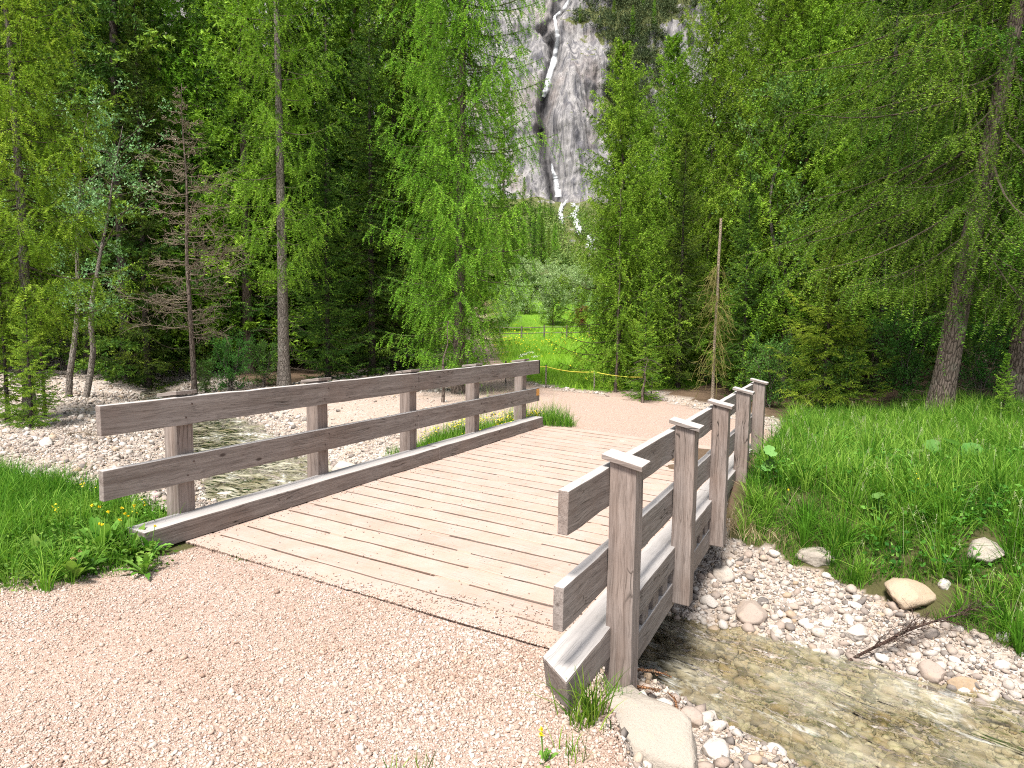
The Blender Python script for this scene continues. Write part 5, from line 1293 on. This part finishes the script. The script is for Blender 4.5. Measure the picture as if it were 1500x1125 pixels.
ribbon('waterfall', [(808, 240), (812, 256), (816, 270), (818, 288)], [1.5, 4, 7, 9], 'short white waterfall dropping to the foot of the cliff', 2)

def cascade(pts, wd, label, seed):
    """white water running down the slope below the cliff"""
    r = np.random.default_rng(seed); n = 40; s = np.linspace(0, len(pts)-1, n); a = Acc(); P = []
    for u in s:
        px = np.interp(u, range(len(pts)), [p[0] for p in pts]); py = np.interp(u, range(len(pts)), [p[1] for p in pts]); d = ray(px, py); P.append(None)
        fh = d[:2]@FW; Dd = np.interp(py, [296, 318, 380], [125, 110, 84]); P[-1] = CAMP+d*(Dd/fh)+np.array([0, 0, .5])
    P = np.array(P); wv = np.interp(s, range(len(pts)), wd)*.11*(1+.5*np.sin(s*9+seed)); K = 5; w = np.linspace(-1, 1, K); rt = np.append(RT, 0); fw = np.append(FW, 0)
    V = P[:, None]+rt*(w[None]*(wv/2)[:, None])[..., None]+r.normal(0, .14, (n, K, 3)); i = np.arange(n*K).reshape(n, K)
    Q = np.stack([i[:-1, :-1], i[:-1, 1:], i[1:, 1:], i[1:, :-1]], -1).reshape(-1, 4)
    ea = np.broadcast_to(1.15-np.abs(w), (n, K)).reshape(-1); a.add(V.reshape(-1, 3), Q=Q, A=ea); a.add((V+fw*.5+np.array([0, 0, -.3])).reshape(-1, 3), Q=Q[:, ::-1], A=ea)
    return tag(a.build('cascade', M['fall'], None, True), label, None, kind='structure')
# talus slope carrying the cascades
def talus():
    Ls = np.arange(-30, 45, .5); Dp = np.arange(66, 128, .5); LL, DD = np.meshgrid(Ls, Dp)
    ztar = CZ+DD*(472.6-np.interp(DD, [66, 86, 112, 128], [410, 380, 318, 298]))/FPX
    HH = ztar+1.2*fbm(LL*.12, DD*.12, 0, 5, 3)+.8*fbm(LL*.6, DD*.6, 0, 3, 5)-.02*np.abs(LL-7)**1.2+.3-.9*np.exp(-((LL-8)/3.)**2)
    XY = CAMP[:2]+DD[..., None]*FW+LL[..., None]*RT; V = np.concatenate([XY, HH[..., None]], -1).reshape(-1, 3); i = np.arange(LL.size).reshape(LL.shape)
    Q = np.stack([i[:-1, :-1], i[:-1, 1:], i[1:, 1:], i[1:, :-1]], -1).reshape(-1, 4)
    mk_ = mk('slope', V, Q, M['rock'], attrs={'veg': np.full(LL.size, .18)}); tag(mk_, kind='structure')
    return lambda L, D: np.interp(D, [66, 86, 112, 128], [CZ+66*(472.6-410)/FPX, CZ+86*(472.6-380)/FPX, CZ+112*(472.6-318)/FPX, CZ+128*(472.6-298)/FPX])
tal = talus()
cascade([(830, 297), (823, 304), (820, 316), (822, 328)], [3, 5, 4, 3], 'left white cascade below the cliff', 1)
cascade([(838, 302), (847, 308), (840, 318), (846, 332), (849, 344)], [3, 6, 7, 6, 4], 'right white cascade below the cliff', 2)
cascade([(862, 350), (868, 356), (862, 364), (870, 372)], [4, 8, 6, 3], 'lowest white cascade above the trees', 3)
# dwarf pine scrub on cliff and talus
r = np.random.default_rng(91); acc = Acc()
m_ = 2600; L = r.uniform(-40, 60, m_*6); h = r.uniform(14, 92, m_*6); i = np.clip(np.searchsorted(LLc[0], L), 0, LLc.shape[1]-1); j = np.clip(((h-4)/.3).astype(int), 0, LLc.shape[0]-1)
k = VEG[j, i]+.5*fbm(L*.35, h*.35, 0, 3, 44) > .42; L, h, j, i = L[k][:3200], h[k][:3200], j[k][:3200], i[k][:3200]
P = np.concatenate([CAMP[:2]+(DDc[j, i]-.1)[:, None]*FW+L[:, None]*RT, h[:, None]], -1)
n_ = 60; Pn = np.repeat(P, n_, 0)+r.normal(0, 1, (len(P)*n_, 3))*np.array([.55, .55, .32]); dn = nrm(r.normal(size=Pn.shape)+np.array([0, 0, .9]))
leaves(acc, Pn, dn, .42, .16, np.repeat(r.uniform(.15, .9, len(P)), n_), r)
tag(acc.build('mountain_pine_scrub', M['scrub']), 'dark low mountain pine scrub growing over the cliff', 'scrub', kind='stuff')
acc = Acc(); m_ = 1500; L = r.uniform(-14, 24, m_); D = r.uniform(68, 116, m_); k = np.abs(L-(D-100)*-.05-8.5) > .8+.8*r.uniform(0, 1, m_); L, D = L[k], D[k]
P = np.concatenate([CAMP[:2]+D[:, None]*FW+L[:, None]*RT, tal(L, D)[:, None]+.2-.02*np.abs(L-7)[:, None]**1.2], -1)
Pn = np.repeat(P, 60, 0)+r.normal(0, 1, (len(P)*60, 3))*np.array([.6, .6, .45]); leaves(acc, Pn, nrm(r.normal(size=Pn.shape)+np.array([0, 0, .9])), .36, .18, np.repeat(r.uniform(.1, .9, len(P)), 60), r)
tag(acc.build('slope_shrubs', M['slope']), 'green shrubs covering the slope below the waterfall', 'shrubs', kind='stuff')
# trees on the talus
for i in range(70):
    L = r.uniform(-16, 26); D = r.uniform(70, 112); px = 750+FPX*L/D
    if 812 < px < 885 and D > 72: continue
    lar = r.uniform() < .5; o = placed(far_l if lar else far_s, US, *(CAMP[:2]+D*FW+L*RT), r.uniform(.18, .36), r.uniform(0, 6), ('green larch on the rocky slope below the waterfall' if lar else 'dark spruce on the rocky slope below the waterfall'), 'trees on the rocky slope below the waterfall')
    o.location.z = float(tal(L, D))-.3-.02*abs(L-7)**1.2
# a few larches on the cliff scrub
for px, py, s in [(925, 45, .3), (955, 35, .28), (895, 115, .16), (850, 25, .2), (900, 20, .22), (1010, 60, .2), (940, 10, .25)]:
    p = cl_point(px, py); L = (p[:2]-CAMP[:2])@RT; D = cliff_surf(np.array([L]), np.array([p[2]]))[0]-.5
    o = placed(far_l, US, *(CAMP[:2]+D*FW+L*RT), s, px, 'small pale larch growing high on the cliff', 'small larches high on the cliff'); o.location.z = p[2]-1.5*s*3

# ------------------------------------------------------------------ meadow details
def rope_fence():
    root = tag(empty('rope_fence', (0, 0, 0)), 'thin yellow rope fence on short stakes along the near edge of the meadow', 'fence')
    pts = [atD(741, 531, 19.6), atD(800, 537, 19.2), atD(871, 545, 18.6), atD(955, 552, 18.)]
    for p in pts:
        a = Acc(); z0 = gz(p[0], p[1])-.1; tubes(a, np.array([[[p[0], p[1], z0], [p[0], p[1], (z0+p[2])/2], [p[0], p[1], p[2]+.05]]]), np.full((1, 3), .022), 6); a.build('stake', M['bark_grey'], root)
    a = Acc(); C = []
    for p, q in zip(pts[:-1], pts[1:]):
        t = np.linspace(0, 1, 8)[:, None]; c = p*(1-t)+q*t; c[:, 2] -= .06*np.sin(t[:, 0]*np.pi); C.append(c)
    tubes(a, np.array(C), np.full((len(C), 8), .011), 5); a.build('rope', M['rope'], root)
rope_fence()
def rail_fence():
    root = tag(empty('rail_fence', (0, 0, 0)), 'low brown rail fence at the far edge of the meadow', 'fence')
    xs = [700, 732, 764, 797, 830, 863]; P = []
    for i, px in enumerate(xs):
        x, y = P_(px, 44); z = gz(x, y); P.append((x, y, z)); a = Acc(); tubes(a, np.array([[[x, y, z-.1], [x, y, z+.4], [x, y, z+.85]]]), np.full((1, 3), .05), 6); a.build('fence_post', M['bark_grey'], root)
    for hh in (.35, .72):
        for p, q in zip(P[:-1], P[1:]):
            a = Acc(); tubes(a, np.array([[(p[0], p[1], p[2]+hh), ((p[0]+q[0])/2, (p[1]+q[1])/2, (p[2]+q[2])/2+hh), (q[0], q[1], q[2]+hh)]]), np.full((1, 3), .03), 6); a.build('fence_rail', M['bark_grey'], root)
rail_fence()
r = np.random.default_rng(95)
for i, (px, D) in enumerate([(763, 24), (770, 24.6), (778, 25.2), (785, 24.8), (767, 26)]):
    x, y = P_(px, D); root = tag(empty('umbellifer', (x, y, gz(x, y))), 'white-flowered umbellifer in the meadow behind the far end of the left railing', 'plant', 'white umbellifers in the meadow'); h = r.uniform(.5, .7)
    a = Acc(); tubes(a, np.array([[[0, 0, 0], [.02, 0, h/2], [0, .02, h]]]), np.full((1, 3), .006), 5, .6); a.build('stem', M['weed'], root)
    a = Acc(); P = np.stack([r.normal(0, .07, 60), r.normal(0, .07, 60), h+r.normal(0, .02, 60)], -1); dots(a, P, r.uniform(.012, .02, 60), r); a.build('flower_head', M['white_petal'], root)

# ------------------------------------------------------------------ light
SUN_EL, SUN_AZ = 62, 178       # azimuth clockwise from +y
w = bpy.data.worlds.new('World'); S.world = w; w.use_nodes = True; nt = w.node_tree; bg = nt.nodes['Background']
sky = nt.nodes.new('ShaderNodeTexSky'); sky.sky_type = 'NISHITA'; sky.sun_disc = False; sky.sun_elevation = R_(SUN_EL); sky.sun_rotation = R_(SUN_AZ); sky.altitude = 1400; sky.dust_density = 3.
hs = nt.nodes.new('ShaderNodeHueSaturation'); hs.inputs['Saturation'].default_value = .35
nt.links.new(sky.outputs[0], hs.inputs['Color']); nt.links.new(hs.outputs[0], bg.inputs['Color']); bg.inputs['Strength'].default_value = .10
sun = bpy.data.lights.new('sun', 'SUN'); sun.energy = 3.9; sun.angle = R_(15); sun.color = (1., .95, .88)
so = bpy.data.objects.new('sun', sun); COL.objects.link(so)
a, e = R_(SUN_AZ), R_(SUN_EL); sd = Vector((math.sin(a)*math.cos(e), math.cos(a)*math.cos(e), math.sin(e)))
so.rotation_euler = (-sd).to_track_quat('-Z', 'Y').to_euler()
S.view_settings.view_transform = 'Standard'; S.view_settings.look = 'None'; S.view_settings.exposure = 1.2; S.view_settings.gamma = 1
S.cycles.max_bounces = 8; S.cycles.diffuse_bounces = 2; S.cycles.glossy_bounces = 2; S.cycles.transmission_bounces = 4; S.cycles.transparent_max_bounces = 8
S.cycles.use_denoising = False; S.cycles.pixel_filter_type = 'BLACKMAN_HARRIS'; S.cycles.filter_width = 1.1
S.cycles.caustics_reflective = False; S.cycles.caustics_refractive = False
